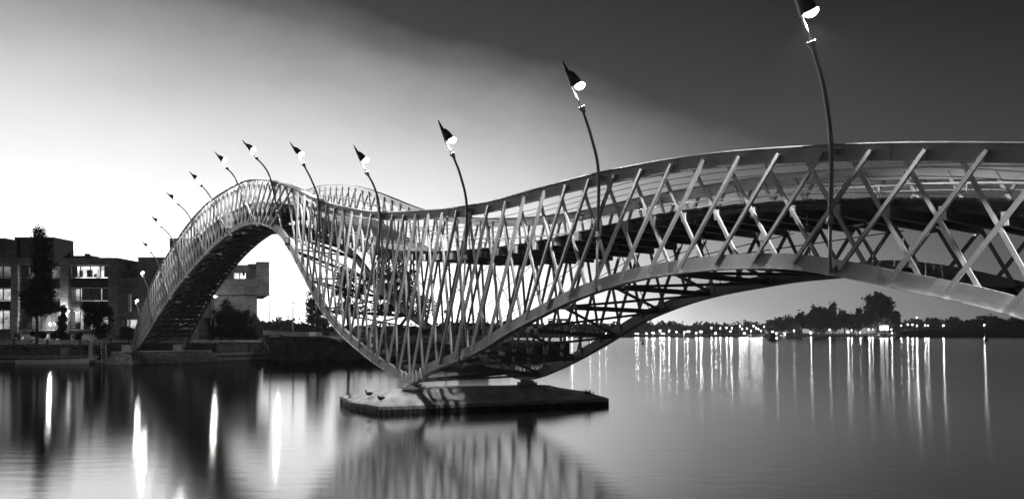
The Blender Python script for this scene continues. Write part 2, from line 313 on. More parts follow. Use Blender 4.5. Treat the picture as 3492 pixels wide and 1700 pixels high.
bridge = empty('footbridge', W3(26.0, D+WID/2, 0), 'long wavy steel truss footbridge arching from the stone abutment over the water', 'bridge')
bridge.location = (0, 0, 0)
def chord(name, ss, zz, q, prof, m):          # sweep a section (dq, dv) along a curve in the truss plane
    st = 3; s = ss[::st]; z = zz[::st]; mb = MB(); n = len(prof)
    ts = np.gradient(s); tz = np.gradient(z); ln = np.hypot(ts, tz); ns, nz = -tz/ln, ts/ln
    for i in range(len(s)):
        for dq, dv in prof: mb.v.append(tuple(W3(s[i]+ns[i]*dv, q+dq, z[i]+nz[i]*dv)))
    for i in range(len(s)-1):
        for k in range(n): mb.f.append((i*n+k, i*n+(k+1) % n, (i+1)*n+(k+1) % n, (i+1)*n+k))
    mb.f.append(tuple(range(n))[::-1]); mb.f.append(tuple((len(s)-1)*n+k for k in range(n)))
    return mb.build(name, m, bridge)
TP = [(-.18, 0), (.18, 0), (.18, -.03), (.08, -.03), (.08, -.38), (-.08, -.38), (-.08, -.03), (-.18, -.03)]
BP = [(-.15, 0), (-.15, .025), (-.09, .025), (-.09, .38), (.09, .38), (.09, .025), (.15, .025), (.15, 0)]
chord('top_chord', NTs, NTz, D, TP, 'steel'); chord('top_chord', FTs, FTz, QF, TP, 'steel')
chord('bottom_chord', NBs, NBz, D, BP, 'steel_light'); chord('bottom_chord', FBs, FBz, QF, BP, 'steel')

# lattice: each panel has one outer bar (bottom left to top right) and one inner bar (top left to bottom right)
PA, PB, PD = 281.38262697, 0.45289147, -0.01942061
pan_x = lambda i: (PA + PB*i) / (1 + PD*i)
def s_of_x(x): return plane(np.c_[np.atleast_1d(x), np.zeros(np.size(x))], D)[0]
pi_ = np.arange(-52, 44); ps_ = s_of_x(pan_x(pi_.astype(float)))
s_pan = lambda i: np.interp(i, pi_, ps_)
mb_k = np.arange(3, 39)
mb_s = s_of_x(256 + np.array([430,480,530,585,640,692,755,820,890,968,1055,1145,1240,1345,1455,1585,1720,1870,2020,2190,2360,2545,2741,2951,3176,3416,3691,3986,4301,4646,5026,5432,5892,6407,6977,7622]) / 10.0625)
def lean_left(i, sgn):                        # on the far arch the bars stand square to the arch, splayed both ways
    s = s_pan(i); e = .5; sl = (zbot(s-e) - zbot(s+e)) / (2*e); dep = max(.3, ztop(s) - zbot(s)); a = math.atan(sl)
    return s - dep*math.sin(a)*math.cos(a) + sgn * min(1.25, dep*.55)
def bot_s(k, shift, sgn):
    if k + shift >= 3: meas = np.interp(k + shift, mb_k, mb_s) if k+shift <= 38 else mb_s[-1] - (k+shift-38)*1.0
    else: meas = lean_left(k, sgn)
    b = min(1, max(0, (k + 6) / 9)); return (1-b)*lean_left(k, sgn) + b*meas if k + shift >= 3 else lean_left(k, sgn)
def lattice(q, zt, zb, sk, outer, lo, hi, mout, minn, as_stuff=False):
    mbs = MB()
    for k in range(lo, hi):
        for typ in (0, 1):
            st = s_pan(k + (.45 if typ else 0)) + sk; sb = bot_s(k + (.45 if typ else 0), 3.1 if typ else 0, -1 if typ else 1) + sk
            sb = min(sb, (NBs[-1] if sk == 0 else FBs[-1]) - .1); st = min(st, SL-.2+sk)
            s_lo = NBs[0] if sk == 0 else FBs[0]
            if sb < s_lo + .2: continue
            qq = q + (outer*.132 if typ == 0 else -outer*.122)
            zt_, zb_ = float(zt(st)) - .17, float(zb(sb)) + .16
            if zt_ - zb_ < .35: continue
            p, r = W3(sb, qq, zb_), W3(st, qq, zt_)
            if as_stuff: mbs.bar(p, r, .085, .10, NV)
            else: place_bar('diagonal', mout if typ == 0 else minn, bridge, p, r, .078 if typ == 0 else .08, .10 if typ == 0 else .08, NV)
    if as_stuff: tag(mbs.build('diagonal', 'steel', bridge), 'lattice bars of the far truss rising from the quay', kind='stuff')
lattice(D, ztop, zbot, 0, -1, -52, 43, 'steel', 'steel_light')
lattice(QF, fztop, fzbot, SKEW, 1, -14, 43, 'steel', 'steel')
lattice(QF, fztop, fzbot, SKEW, 1, -52, -14, 'steel', 'steel', True)

for s in np.arange(1.0, SL-4, 5.6):
    for cs, zc_, dv in ((NTs, NTz, -.2), (NBs, NBz, .2)):
        z0, z1 = float(np.interp(s-.14, cs, zc_)), float(np.interp(s+.14, cs, zc_)); place_bar('splice_plate', 'steel', bridge, W3(s-.14, D-.088, z0+dv), W3(s+.14, D-.088, z1+dv), .30, .012, NV)
# bottom bracing between the two lower chords
bs = list(np.arange(float(k_n.mean()) - 2.24*9.5, float(NBs[-1]) - 1, 2.24)); bs = [b for b in bs if b > NBs[0] + 1]
prev = None
for b in bs:
    p = W3(b, D+.1, float(zbot(b)) + .12); r = W3(b+SKEW, QF-.1, float(fzbot(min(b+SKEW, FBs[-1]-.1))) + .12)
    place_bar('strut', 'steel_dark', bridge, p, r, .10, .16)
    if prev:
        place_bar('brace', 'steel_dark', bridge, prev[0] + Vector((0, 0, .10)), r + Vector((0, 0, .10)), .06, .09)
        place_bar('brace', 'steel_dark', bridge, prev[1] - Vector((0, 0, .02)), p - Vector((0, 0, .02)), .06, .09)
    prev = (p, r)
# cross beams under the deck with end brackets, one per panel; tie rods below
for i in range(-48, 43):
    s = float(s_pan(i + .2))
    if s > SL - 3: continue
    z = float(zdeck(s)) - .20; zf = z
    if z - float(zbot(s)) < .25: continue
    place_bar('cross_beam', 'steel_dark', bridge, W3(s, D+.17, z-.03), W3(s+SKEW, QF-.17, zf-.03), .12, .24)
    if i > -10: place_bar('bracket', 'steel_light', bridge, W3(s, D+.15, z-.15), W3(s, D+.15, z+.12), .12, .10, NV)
for i in range(-12, 40, 3):
    s, s3 = float(s_pan(i)), float(s_pan(i+2.5)); z = float(zdeck(s3))-.3; zb_ = float(fzbot(s+SKEW))+.35
    if z - zb_ > .7:
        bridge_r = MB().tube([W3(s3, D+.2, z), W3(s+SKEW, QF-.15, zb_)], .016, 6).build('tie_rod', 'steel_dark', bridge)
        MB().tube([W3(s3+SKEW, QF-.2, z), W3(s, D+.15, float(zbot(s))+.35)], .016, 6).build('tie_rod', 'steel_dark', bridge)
# longitudinal bearers
for q in (D+.45, D+1.8, D+3.2, QF-.45):
    ss = np.arange(S0+.5, SL-3, .8); mb = MB()
    sk = SKEW*(q-D)/WID
    for a_, b_ in zip(ss[:-1], ss[1:]): mb.bar(W3(a_+sk, q, float(zdeck(a_))-.12), W3(b_+sk, q, float(zdeck(b_))-.12), .07, .10)
    mb.build('bearer', 'timber_dark', bridge)
# deck: planks where it is gentle, open steps where it climbs
Q0, Q1 = D+.30, QF-.30
plank_me = MB().box(-.072, .072, -.5, .5, -.045, 0).mesh('deck_plank', 'deck_wood')
tread_me = MB().box(-.16, .16, -.5, .5, -.06, 0).box(-.16, -.13, -.5, .5, -.11, -.06).mesh('stair_tread', 'stair_wood_lit')
s = float(S0)+.2; skd = Vector((AV*SKEW*(Q1-Q0)/WID + NV*(Q1-Q0)))
ydir = skd.normalized(); ylen = skd.length
nplank = 0
while s < SL - 2.0:
    e = .25; sl = (float(zdeck(s+e)) - float(zdeck(s-e))) / (2*e)
    steep = s > 27.5
    c = W3(s + SKEW*((Q0-D)/WID), Q0, float(zdeck(s))) + skd/2
    if steep: me, dx_, nm = tread_me, .30, 'stair_tread'
    else: me, dx_, nm = plank_me, .155, 'deck_plank'
    c.z += random.uniform(-.006, .006)
    xd = AV if steep else (AV + Vector((0, 0, sl))).normalized()
    Rm = Matrix((xd, ydir, Vector((0, 0, 1)))).transposed().to_4x4()
    ln = ylen + random.uniform(-.06, .06)
    link(nm, me, bridge, Matrix.Translation(c) @ Rm @ Matrix.Diagonal((1, ln, 1, 1))); s += dx_
# guard wires inside both trusses, handrail on the far side
def along(q, h, lo, hi, r, name, m, step=.6, n=5, sk=0):
    ss = np.arange(lo, hi, step); MB().tube([W3(a_+sk, q, float(zdeck(a_))+h) for a_ in ss], r, n).build(name, m, bridge, True)
for h in (.18, .36, .54, .72, .90, 1.06):
    along(D+.16, h, S0+.3, SL-6, .011, 'guard_wire', 'wire'); 
for h in (.2, .5, .8): along(QF-.16, h, S0+.3, SL-6, .010, 'guard_wire', 'wire', sk=SKEW)
along(QF-.5, .92, S0+.3, SL-5, .036, 'handrail', 'rail_wood', .4, 8, SKEW)
for i in range(-40, 43, 2):
    s = float(s_pan(i)) + SKEW
    if s > SL-4: continue
    z = float(zdeck(s-SKEW))
    MB().tube([W3(s, QF-.12, z+.75), W3(s, QF-.30, z+.70), W3(s, QF-.46, z+.74), W3(s, QF-.5, z+.89)], .022, 6).build('rail_bracket', 'steel_light', bridge, True)
# feet: stiffener fins and bearings on the pier
def foot(px, q, zf):
    s = float(plane([(px, 0)], q)[0][0])
    for ds in (-.75, -.42, -.12, .12, .42, .75):
        z0 = zf(s+ds)
        MB().extrude([W3(s+ds-.15, q-.19, z0+.03), W3(s+ds+.15, q-.19, z0+.03), W3(s+ds, q-.19, z0+.62-abs(ds)*.2)], NV*.05).build('stiffener', 'steel_light', bridge)
    return s
sfn = foot(414, D, lambda s: float(zbot(s))); sff = foot(527, QF, lambda s: float(fzbot(s)))
#@PONTOON
# ------------------------------------------------------------------ concrete pier island
fn, ff = W3(sfn, D, float(zbot(sfn))), W3(sff, QF, float(fzbot(sff)))
print('feet', fn, ff)
ring = [at(341.8, 402.3, 1), at(350, 408, 1), at(381, 413.6, 1), at(607, 404.6, 1)]
ring = [Vector((p.x, p.y, 0)) * (EYE / (EYE - p.z)) if False else Vector((p.x, 1, 0)) for p in ring]
def wl(x, y): Y = EYE*F/(y-HZ); return Vector(((x-512)/F*Y, Y, 0))
ring = [wl(341.8, 402.3), wl(352, 408.2), wl(381, 413.6), wl(607, 404.6)]
ring += [ring[3] + Vector((-.6, 3.6, 0)), ring[0] + Vector((2.2, 4.6, 0))]
island = empty('pier_island', (0, 0, 0), 'low domed concrete pier island carrying both bridge feet', 'pier')
mb = MB(); cx = sum((p for p in ring), Vector()) / len(ring)
def dens(r, n=10):
    o = []
    for a_, b_ in zip(r, r[1:]+r[:1]):
        for k in range(n): o.append(a_.lerp(b_, k/n))
    return o
rr = dens(ring); N_ = len(rr)
axis_a, axis_b = fn.copy(), ff.copy()
zf_top = min(fn.z, ff.z) - .22
levels = [(0, .30), (.02, .345), (.10, .40), (.25, .49), (.42, .60), (.60, .71), (.78, zf_top-.06), (.97, zf_top)]
for j, (f_, z_) in enumerate(levels):
    for p in rr:
        # shrink towards the line joining the two feet
        ab = (axis_b - axis_a); tpar = max(-.1, min(1.1, (p - axis_a).dot(ab) / ab.length_squared)); c = axis_a + ab*tpar
        qv = p.lerp(Vector((c.x, c.y, 0)), f_); mb.v.append((qv.x, qv.y, z_ + random.uniform(-.008, .008)))
for j in range(len(levels)-1):
    for k in range(N_): mb.f.append((j*N_+k, j*N_+(k+1) % N_, (j+1)*N_+(k+1) % N_, (j+1)*N_+k))
mb.f.append(tuple((len(levels)-1)*N_+k for k in range(N_)))
dome = mb.build('dome', 'concrete', island, True)
from mathutils.bvhtree import BVHTree
dome_bvh = BVHTree.FromPolygons(mb.v, mb.f)
def on_dome(x, y):
    o_ = Vector((0, 0, EYE)); h_ = dome_bvh.ray_cast(o_, at(x, y, 1)-o_); return h_[0]
# timber piling skirt
for a_, b_ in zip(ring[:4], ring[1:4] + [ring[4]]):
    L_ = (b_-a_).length; n_ = int(L_/.22)
    for k in range(n_):
        p = a_.lerp(b_, (k+.5)/n_); d_ = (b_-a_).normalized(); nrm_ = Vector((d_.y, -d_.x, 0))
        p = p + nrm_*random.uniform(.0, .03); h_ = .31 + random.uniform(-.02, .02)
        o = place_bar('pile', 'algae', island, p + Vector((0, 0, -.5)), p + Vector((0, 0, h_-.13)), .2, .14, nrm_); place_bar('pile_head', 'timber_grey', island, p + Vector((0, 0, h_-.128)), p + Vector((0, 0, h_)), .196, .135, nrm_)
for f_ in (fn, ff):
    MB().cbox((f_.x, f_.y, f_.z-.17), .9, .9, .12).cbox((f_.x, f_.y, f_.z-.07), .6, .6, .12).build('bearing', 'galvanised', island)
#@LAMPS
# ------------------------------------------------------------------ lamp posts on the bridge: (base, bulge, cross, mid, collar, neck, tip, bulb) in image pixels
LP = [
 [(136.1,338.4),None,(139.1,320.5),(138.1,308.6),(136.1,304.1),(135.2,300.6),(132.2,294.2),(136.9,300.1)],
 [(153,320),None,(148.9,294.2),(146.6,283.8),(142.6,277.1),(140.6,273.3),(137.1,266.9),(142.6,272.3)],
 [(170,299),None,(160.8,269.4),(156,258.9),(150.6,251.5),(147.1,247.1),(141.6,240.7),(148.6,245.6)],
 [(187,278),None,(175.4,244.1),(168.5,233.2),(161.2,226.3),(157,222.3),(150.8,215.3),(159,220.3)],
 [(207,254),None,(192,221),(185.8,210.9),(177.9,203.6),(172.9,199),(166,192),(175.4,197)],
 [(229.6,236),None,(212.4,200.2),(207,191.5),(201.2,185.3),(195.8,179.9),(189.3,171.2),(198.3,178.1)],
 [(257,226),None,(238,184),(233,174.5),(227.1,168),(221.8,161.7),(214.7,151.5),(225.1,159.3)],
 [(285.8,245),(277.9,211.9),(270.9,180.1),(264.9,167.2),(256.5,157.8),(250.4,150.8),(242.2,139.9),(253.4,149.3)],
 [(320.1,307),(319.4,235.2),(318.1,199),(311.7,180.1),(303.5,164.2),(297.5,155.3),(289.8,141.9),(301.2,153.8)],
 [(372.8,361.7),(378.4,258),(379.7,211.4),(374.8,188),(367,172.7),(360.8,161.7),(353.6,144.9),(365.8,159.7)],
 [(459.2,360.2),(465.2,258.4),(466.7,206),(460.7,176),(452.6,154.3),(445.8,141.9),(437.9,119.6),(452.3,139.9)],
 [(596.3,291.5),(597.7,236.7),(598.5,173),(592,139.4),(582.1,108.2),(571.6,87.9),(561.7,59.6),(580,85.4)],
 [(830,274),(830,222),(831.1,145),(823.5,86),(811.7,43.7),(801.8,16.4),(789,-24),(811.2,11.4)]]
LAMP_W = 3900.0
ORD = ['first', 'second', 'third', 'fourth', 'fifth', 'sixth', 'seventh', 'eighth', 'ninth', 'tenth', 'eleventh', 'twelfth', 'thirteenth', 'fourteenth']
def pq(p, off):
    s, z = plane([p], D-off); return W3(float(s[0]), D-off, float(z[0]))
def catmull(pts, n=6):
    P_ = [pts[0]*2-pts[1]] + pts + [pts[-1]*2-pts[-2]]; o = []
    for i in range(1, len(P_)-2):
        a_, b_, c_, d_ = P_[i-1:i+3]
        for k in range(n):
            t = k/n; o.append(.5*((2*b_)+(c_-a_)*t+(2*a_-5*b_+4*c_-d_)*t*t+(3*b_-a_-3*c_+d_)*t**3))
    return o + [pts[-1]]
for li, (ba, bu, cr, mi, co_, ne, ti, bl) in enumerate(LP + [LP[-1]]):
    B_, Cc = pq(ba, .26), pq(cr, .26); Mi, Co, Ne, Ti, Bl = [at(*q_, Cc.y-e_) for q_, e_ in ((mi, .02), (co_, .08), (ne, .12), (ti, .2), (bl, .14))]
    Bu = pq(bu, .26) if bu else B_.lerp(Cc, .6)
    if li == 13:                              # the row goes on beyond the picture with the same spacing
        s14 = float(s_pan(40)); mv = W3(s14, D-.26, float(ztop(s14))-.1) - Cc; Cc, Mi, Co, Ne, Ti, Bl = [q_ + mv for q_ in (Cc, Mi, Co, Ne, Ti, Bl)]; B_ = W3(s14, D-.26, float(zbot(s14))+.1); Bu = B_.lerp(Cc, .5)
    lamp = empty('street_lamp', B_, f'curved lamp post with pointed hood, {ORD[li]} along the bridge from the stone abutment', 'lamp', 'lamp posts along the bridge')
    def add(mb, nm, m, sm=False): mb.v = [tuple(Vector(v)-B_) for v in mb.v]; return mb.build(nm, m, lamp, sm)
    crv = catmull([Bu, Cc, Mi, Co], 6)
    add(MB().tube([B_, Bu], .04, 10), 'lower_pole', 'galvanised', True)
    add(MB().tube(crv, [.055-.012*k/len(crv) for k in range(len(crv))], 10), 'pole', 'pole_paint', True)
    d_ = (Cc - Bu).normalized()
    add(MB().lathe([(.058, .16), (.085, .03), (.10, -.02), (.05, -.04)], Bu, 12, d_), 'socket_ring', 'galvanised', True)
    dn = (Ne - Co).normalized()
    add(MB().lathe([(.05, -.16), (.055, -.12), (.105, .02), (.11, .05), (.03, .05)], Co, 12, dn), 'collar', 'pole_paint', True)
    add(MB().tube([Co, Ne + dn*.1], .03, 8), 'neck', 'wire', True)  # white colour carries the bulb's glare along the whole neck
    # hood: leaf-shaped cap lofted from the tip down to an oblique mouth
    ax = (Ne - Ti); hl = ax.length; ax.normalize(); side = (Bl - Ne); side = (side - ax*side.dot(ax)); sd = side.length; side.normalize(); v2 = ax.cross(side)
    secs = [(0, .02, .035, 0), (.04, .025, .045, .01), (.30, .06, .07, .03), (.47, .085, .10, .05), (.475, .12, .13, .08), (.62, .17, .17, .13), (.80, .21, .20, .17), (.98, .23, .20, .19)]
    mb = MB(); n_ = 14; sc = hl/1.0
    for f_, ra, rb, of in secs:
        for k in range(n_):
            a_ = 2*math.pi*k/n_; ca, sa = math.cos(a_), math.sin(a_)
            cut = -.05*max(0, ca)*f_ * sc          # the mouth opens towards the bulb side
            mb.v.append(tuple(Ti + ax*(f_*hl + cut) + side*((of + ra*ca)*sc*.95) + v2*(rb*sa*sc)))
    for j in range(len(secs)-1):
        for k in range(n_): mb.f.append((j*n_+k, j*n_+(k+1) % n_, (j+1)*n_+(k+1) % n_, (j+1)*n_+k))
    mb.f.append(tuple(range(n_)))
    add(mb, 'hood', 'hood', True)
    add(MB().lathe([(.04, -.12), (.12, -.07), (.165, -.01), (.15, .05), (.09, .10), (.02, .12)], Bl, 14, ax), 'bulb', 'bulb', True)
    sl_ = bpy.data.lights.new('lamp_light', 'SPOT'); sl_.energy = (100, 100)[li] if li < 2 else LAMP_W * min(.92, .13 + .02*li + .10*max(0, li-6)); sl_.spot_size = math.radians(142 if 7 < li < 10 else 128 if li > 7 or li in (2, 3) else 174); sl_.spot_blend = .5 if li > 7 or li in (2, 3) else .08; sl_.shadow_soft_size = .06
    so = bpy.data.objects.new('lamp_light', sl_); COL.objects.link(so); so.parent = lamp; so.location = Ne + side*.10 + ax*.17 - B_
    aim = (Vector((0, 0, -1)) + NV*.03 + ax*.25).normalized(); so.rotation_euler = aim.to_track_quat('-Z', 'Y').to_euler()
    o1 = MB(); o1.bar(Cc + Vector((0, 0, -.13)), Cc + NV*.17 + Vector((0, 0, -.13)), .10, .14); add(o1, 'clamp', 'galvanised')
    o1 = MB(); o1.bar(B_ + Vector((0, 0, .12)), B_ + NV*.17 + Vector((0, 0, .12)), .12, .16); add(o1, 'clamp', 'galvanised')
#@TEXT
def text_mesh(body, size, name='lettering', m='black_paint'):
    cu = bpy.data.curves.new(name, 'FONT'); cu.body = body; cu.size = size; cu.extrude = .004; cu.offset = .04*size; cu.align_x = 'CENTER'; cu.align_y = 'CENTER'
    ob = bpy.data.objects.new(name, cu); COL.objects.link(ob); dg = bpy.context.evaluated_depsgraph_get()
    me = bpy.data.meshes.new_from_object(ob.evaluated_get(dg)); COL.objects.unlink(ob); bpy.data.objects.remove(ob); bpy.data.curves.remove(cu)
    me.materials.clear(); me.materials.append(M[m]); return me
def face_matrix(origin, right, up):           # local x = right, y = up
    r, u = Vector(right).normalized(), Vector(up).normalized(); return Matrix.Translation(origin) @ Matrix((r, u, r.cross(u))).transposed().to_4x4()
# bridge signs
r_ = Vector((.30, .95, 0)).normalized(); c = pq((zx(1, 1163), zy(2, 915)), .36)
sg = empty('number_sign', c, 'narrow white sign reading 18 fixed to a lamp post', 'sign')
up_ = Vector((.03, 0, 1)).normalized(); fn_ = r_.cross(up_).normalized()
def panel(mb, w_, h_, th, cz=0): mb.extrude([r_*(sx*w_/2)+up_*(sz*h_/2+cz)+fn_*th for sx, sz in ((-1,-1),(1,-1),(1,1),(-1,1))], -fn_*.03); return mb
panel(MB(), .36, .74, 0).build('backing', 'galvanised', sg); panel(MB(), .28, .58, .012).build('face', 'white_paint', sg)
link('lettering', text_mesh('18', .34), sg, face_matrix(fn_*.018, r_, up_) @ Matrix.Diagonal((.62, 1.25, 1, 1)))
MB().tube([(0, 0, -.37), Vector((0, 0, -.95)) + NV*.02], .03, 8).build('sign_post', 'galvanised', sg)
c = pq((zx(0, 2303), zy(1, 965)), .55); r_ = Vector((.80, .60, 0)).normalized(); up_ = Vector((0, 0, 1)); fn_ = r_.cross(up_).normalized()
if fn_.y > 0: fn_ = -fn_
sg = empty('clearance_sign', c, 'white clearance sign with a triangle hung on a steel bracket of the arch', 'sign')
panel(MB(), .42, 1.0, 0).build('face', 'white_paint', sg); panel(MB(), .46, 1.04, -.012).build('backing', 'galvanised', sg)
mb = MB(); mb.extrude([r_*x_+up_*z_+fn_*.008 for x_, z_ in ((-.10, .40), (.10, .40), (0, .05))], -fn_*.006); mb.build('triangle_mark', 'frame_light', sg)
link('lettering', text_mesh('8', .36, 'lettering', 'frame_light'), sg, face_matrix(fn_*.008 - up_*.22, r_, up_))
MB().bar(up_*.42+r_*.24, up_*.42+r_*.24+NV*.5, .05, .05).bar(up_*-.05+r_*.24, up_*.40+r_*.24+NV*.5, .04, .04).build('bracket', 'galvanised', sg)
c = pq((zx(1, 318), zy(1, 1170)), .30)
tl = empty('signal_light', c, 'small boxed signal light facing the water under the far arch', 'signal')
MB().cbox((0, 0, 0), .22, .2, .42).build('housing', 'black_paint', tl); MB().cbox((0, -.11, .02), .16, .02, .3).build('lens', 'frame_light', tl)
# ------------------------------------------------------------------ coots and weeds on the pier island
def isl_z(x, y): return None
def coot(name, px, py, stand, label):
    o = empty(name, on_dome(px, py), label, 'bird')
    mb = MB(); prof = [(-.20, .02, .03), (-.15, .075, .02), (-.07, .105, .0), (.02, .105, -.005), (.09, .085, .0), (.135, .05, .03)]
    # body as one lofted skin, head included
    neck = [(.15, .042, .09), (.155, .038, .14), (.165, .045, .175), (.19, .035, .185), (.215, .012, .18)] if stand else [(.14, .045, .06), (.14, .04, .09), (.15, .045, .115), (.175, .03, .12), (.195, .012, .118)]
    zb = .26 if stand else .085; n_ = 10
    secs = prof + neck
    for j, (x_, r, dz_) in enumerate(secs):
        nx = secs[min(j+1, len(secs)-1)]; pv = secs[max(j-1, 0)]; t_ = Vector((nx[0]-pv[0], 0, nx[2]-pv[2])).normalized(); v_ = Vector((-t_.z, 0, t_.x))
        for k in range(n_):
            a_ = 2*math.pi*k/n_; p_ = Vector((x_, 0, zb+dz_)) + v_*(r*math.sin(a_)) + Vector((0, r*.9*math.cos(a_), 0)); mb.v.append((-p_.x, p_.y, p_.z))
    for j in range(len(secs)-1):
        for k in range(n_): mb.f.append((j*n_+k, (j+1)*n_+k, (j+1)*n_+(k+1) % n_, j*n_+(k+1) % n_))
    mb.f.append(tuple(range(n_))); mb.f.append(tuple((len(secs)-1)*n_+k for k in range(n_))[::-1])
    mb.build('body', 'feather', o, True)
    o.scale = (.82, .82, .82); zz = zb + secs[-1][2]; MB().lathe([(.018, 0), (.012, .03), (.002, .055)], (-.205 if stand else -.19, 0, zz), 6, (-1, 0, -.15)).build('bill', 'beak', o)
    if stand:
        MB().tube([(0, .01, .17), (.012, .01, .09), (0, .01, .008)], .009, 6).tube([(0, .01, .01), (-.06, .02, .006)], .006, 5).tube([(0, .01, .01), (-.05, -.02, .006)], .006, 5).build('leg', 'timber_grey', o)
    return o
coot('coot', 369.0, 397.8, True, 'dark coot standing on one leg on the pier island')
coot('coot', 381.0, 399.0, False, 'dark coot sitting with tucked body on the pier island')
def blades(name, c, n, h, sp, label, cat, m='leaf_dark'):
    mb = MB()
    for k in range(n):
        a_ = random.uniform(0, 6.28); r_ = random.uniform(0, sp); b_ = Vector((math.cos(a_)*r_, math.sin(a_)*r_, 0)); t_ = b_ + Vector((random.uniform(-.5, .5)*h, random.uniform(-.5, .5)*h, h*random.uniform(.5, 1)))
        s_ = Vector((random.uniform(-1, 1), random.uniform(-1, 1), 0)).normalized()*.012; mi = b_.lerp(t_, .6) + Vector((0, 0, h*.12))
        mb.poly([b_-s_, b_+s_, mi+s_, mi-s_]); mb.poly([mi-s_*1.6, mi+s_*1.6, t_])
    o = mb.build(name, m); o.location = c; return tag(o, label, cat)
e_ = ring[3]; blades('weed_tuft', (e_.x-.9, e_.y+.35, .33), 70, .42, .35, 'leafy weeds sprouting at the tip of the pier island', 'weeds')
e_ = ring[0]; blades('weed_tuft', on_dome(350.5, 397.5), 14, .3, .12, 'thin dry weed at the corner of the pier island beside the coots', 'weeds')
#@QUAY
# ------------------------------------------------------------------ quay, street and abutment
QT = 2.0
land = MB().prism([(-300, 75), (-45, 75), (-34.5, 81), (-29, 87), (3, 87), (8, 97), (-6, 150), (-300, 170)], -.4, QT); tag(land.build('ground', 'earth'), kind='structure')
tag(MB().box(-300, -46, 75.3, 78.2, QT-.1, QT+.02).box(-28.5, 2, 87.3, 90, QT-.1, QT+.02).build('pavement', 'paving'), kind='structure')
st_ = MB().poly([(-300, 78.2, QT+.03), (-46, 78.2, QT+.03), (-36, 83.4, QT+.03), (-30, 88.6, QT+.03), (-30, 93, QT+.03), (-300, 86, QT+.18)]); tag(st_.build('street', 'asphalt'), kind='structure')
tag(MB().box(-300, -46.2, 78.1, 78.3, QT, QT+.13).box(-300, -30, 85.6, 85.85, QT+.1, QT+.36).build('kerb', 'concrete'), kind='structure')
wallq = empty('quay_wall', (0, 0, 0), 'dark rubble quay wall with cap stones and timber fenders below the street', 'wall')
x_ = -66.0
while x_ < -45.5:
    w_ = random.uniform(1.6, 2.4); MB().box(x_, x_+w_-.02, 74.86, 75.5, QT-.30, QT+.03+random.uniform(-.01, .01)).build('cap_stone', 'concrete_dark', wallq); x_ += w_
def lump(c, r, seed):                           # a faceted boulder
    rn = random.Random(seed); mb = MB(); mb.ball((0, 0, 0), 1.0, 7, 5); mb.v = [(x*r[0]*rn.uniform(.82, 1.12)+c[0], y*r[1]*rn.uniform(.85, 1.1)+c[1], z*r[2]*rn.uniform(.82, 1.12)+c[2]) for x, y, z in mb.v]; return mb
mb = MB()
for k in range(420):
    l_ = lump((random.uniform(-66, -44.6), 75.0, random.uniform(.85, QT-.42)), (random.uniform(.18, .42), .07, random.uniform(.1, .2)), k)
    b = len(mb.v); mb.v += l_.v; mb.f += [tuple(i+b for i in f) for f in l_.f]
tag(mb.build('rubble', 'stone_dark', wallq), kind='stuff')
for (x0, x1, z0, z1, yy) in ((-66, -58.4, .52, .84, 74.6), (-58.36, -47.9, .55, .86, 74.6), (-47.86, -44.2, .58, .88, 74.6), (-66, -61, .02, .36, 74.4), (-60.9, -46, .05, .40, 74.5), (-45.9, -42.5, .05, .4, 74.6)):
    MB().box(x0, x1, yy, yy+.35, z0, z1).build('fender_beam', 'timber_grey', wallq)
p_ = at(zx(0, 650), zy(2, 1025), 74.9); MB().box(p_.x-.4, p_.x+.4, 74.8, 75, p_.z-.36, p_.z+.36).box(p_.x-.22, p_.x+.22, 74.74, 74.8, p_.z-.1, p_.z+.16).build('mooring_recess', 'stone', wallq)
wallr = empty('quay_wall', (0, 0, 0), 'quay wall stretch with pale timber boarding between the abutment and the barge', 'wall')
MB().extrude([(-34.2, 80.9, -.3), (-28.8, 86.9, -.3), (-28.8, 86.9, QT-.02), (-34.2, 80.9, QT-.02)], (.15, -.15, 0)).build('rubble', 'stone_dark', wallr)
MB().box(-29, 3, 86.75, 87, -.3, QT-.02).build('rubble', 'stone_dark', wallr)
for z0, z1, e in ((.05, .42, .35), (.62, .95, .3)):
    MB().extrude([(-34.4, 80.7, z0), (-29.0, 86.7, z0), (-29.0, 86.7, z1), (-34.4, 80.7, z1)], (e, -e, 0)).build('fender_beam', 'timber_grey', wallr)
# abutment: a stone-pitched bank the bridge lands on
nf = W3(float(NBs[-1]), D, 0); ffl = W3(float(FBs[-1]), QF, 0); print('left feet', nf, ffl, NBz[-1], FBz[-1])
abt = empty('stone_abutment', (0, 0, 0), 'sloping stone pitched abutment under the landing of the bridge', 'abutment')
AZ = float(min(NBz[-1], FBz[-1])) - .03
top = [(-42.3, 74.2), (-41.2, 73.7), (-35.4, 78.2), (-34.6, 80.5), (-36, 82), (-42.5, 77)]; bas = [(-43.6, 74.0), (-42.0, 72.7), (-34.4, 78.2), (-33.0, 80.8), (-35, 83), (-44, 77)]
mb = MB(); n_ = len(top); mb.v = [(x, y, -.4) for x, y in bas] + [(x, y, AZ) for x, y in top]; mb.f = [tuple(range(n_, 2*n_))] + [(k, (k+1) % n_, n_+(k+1) % n_, n_+k) for k in range(n_)]
mb.build('core', 'mortar', abt)
stones = [lump((0, 0, 0), (1, .62, .8), 900+k).mesh('stone', 'stone') for k in range(6)]
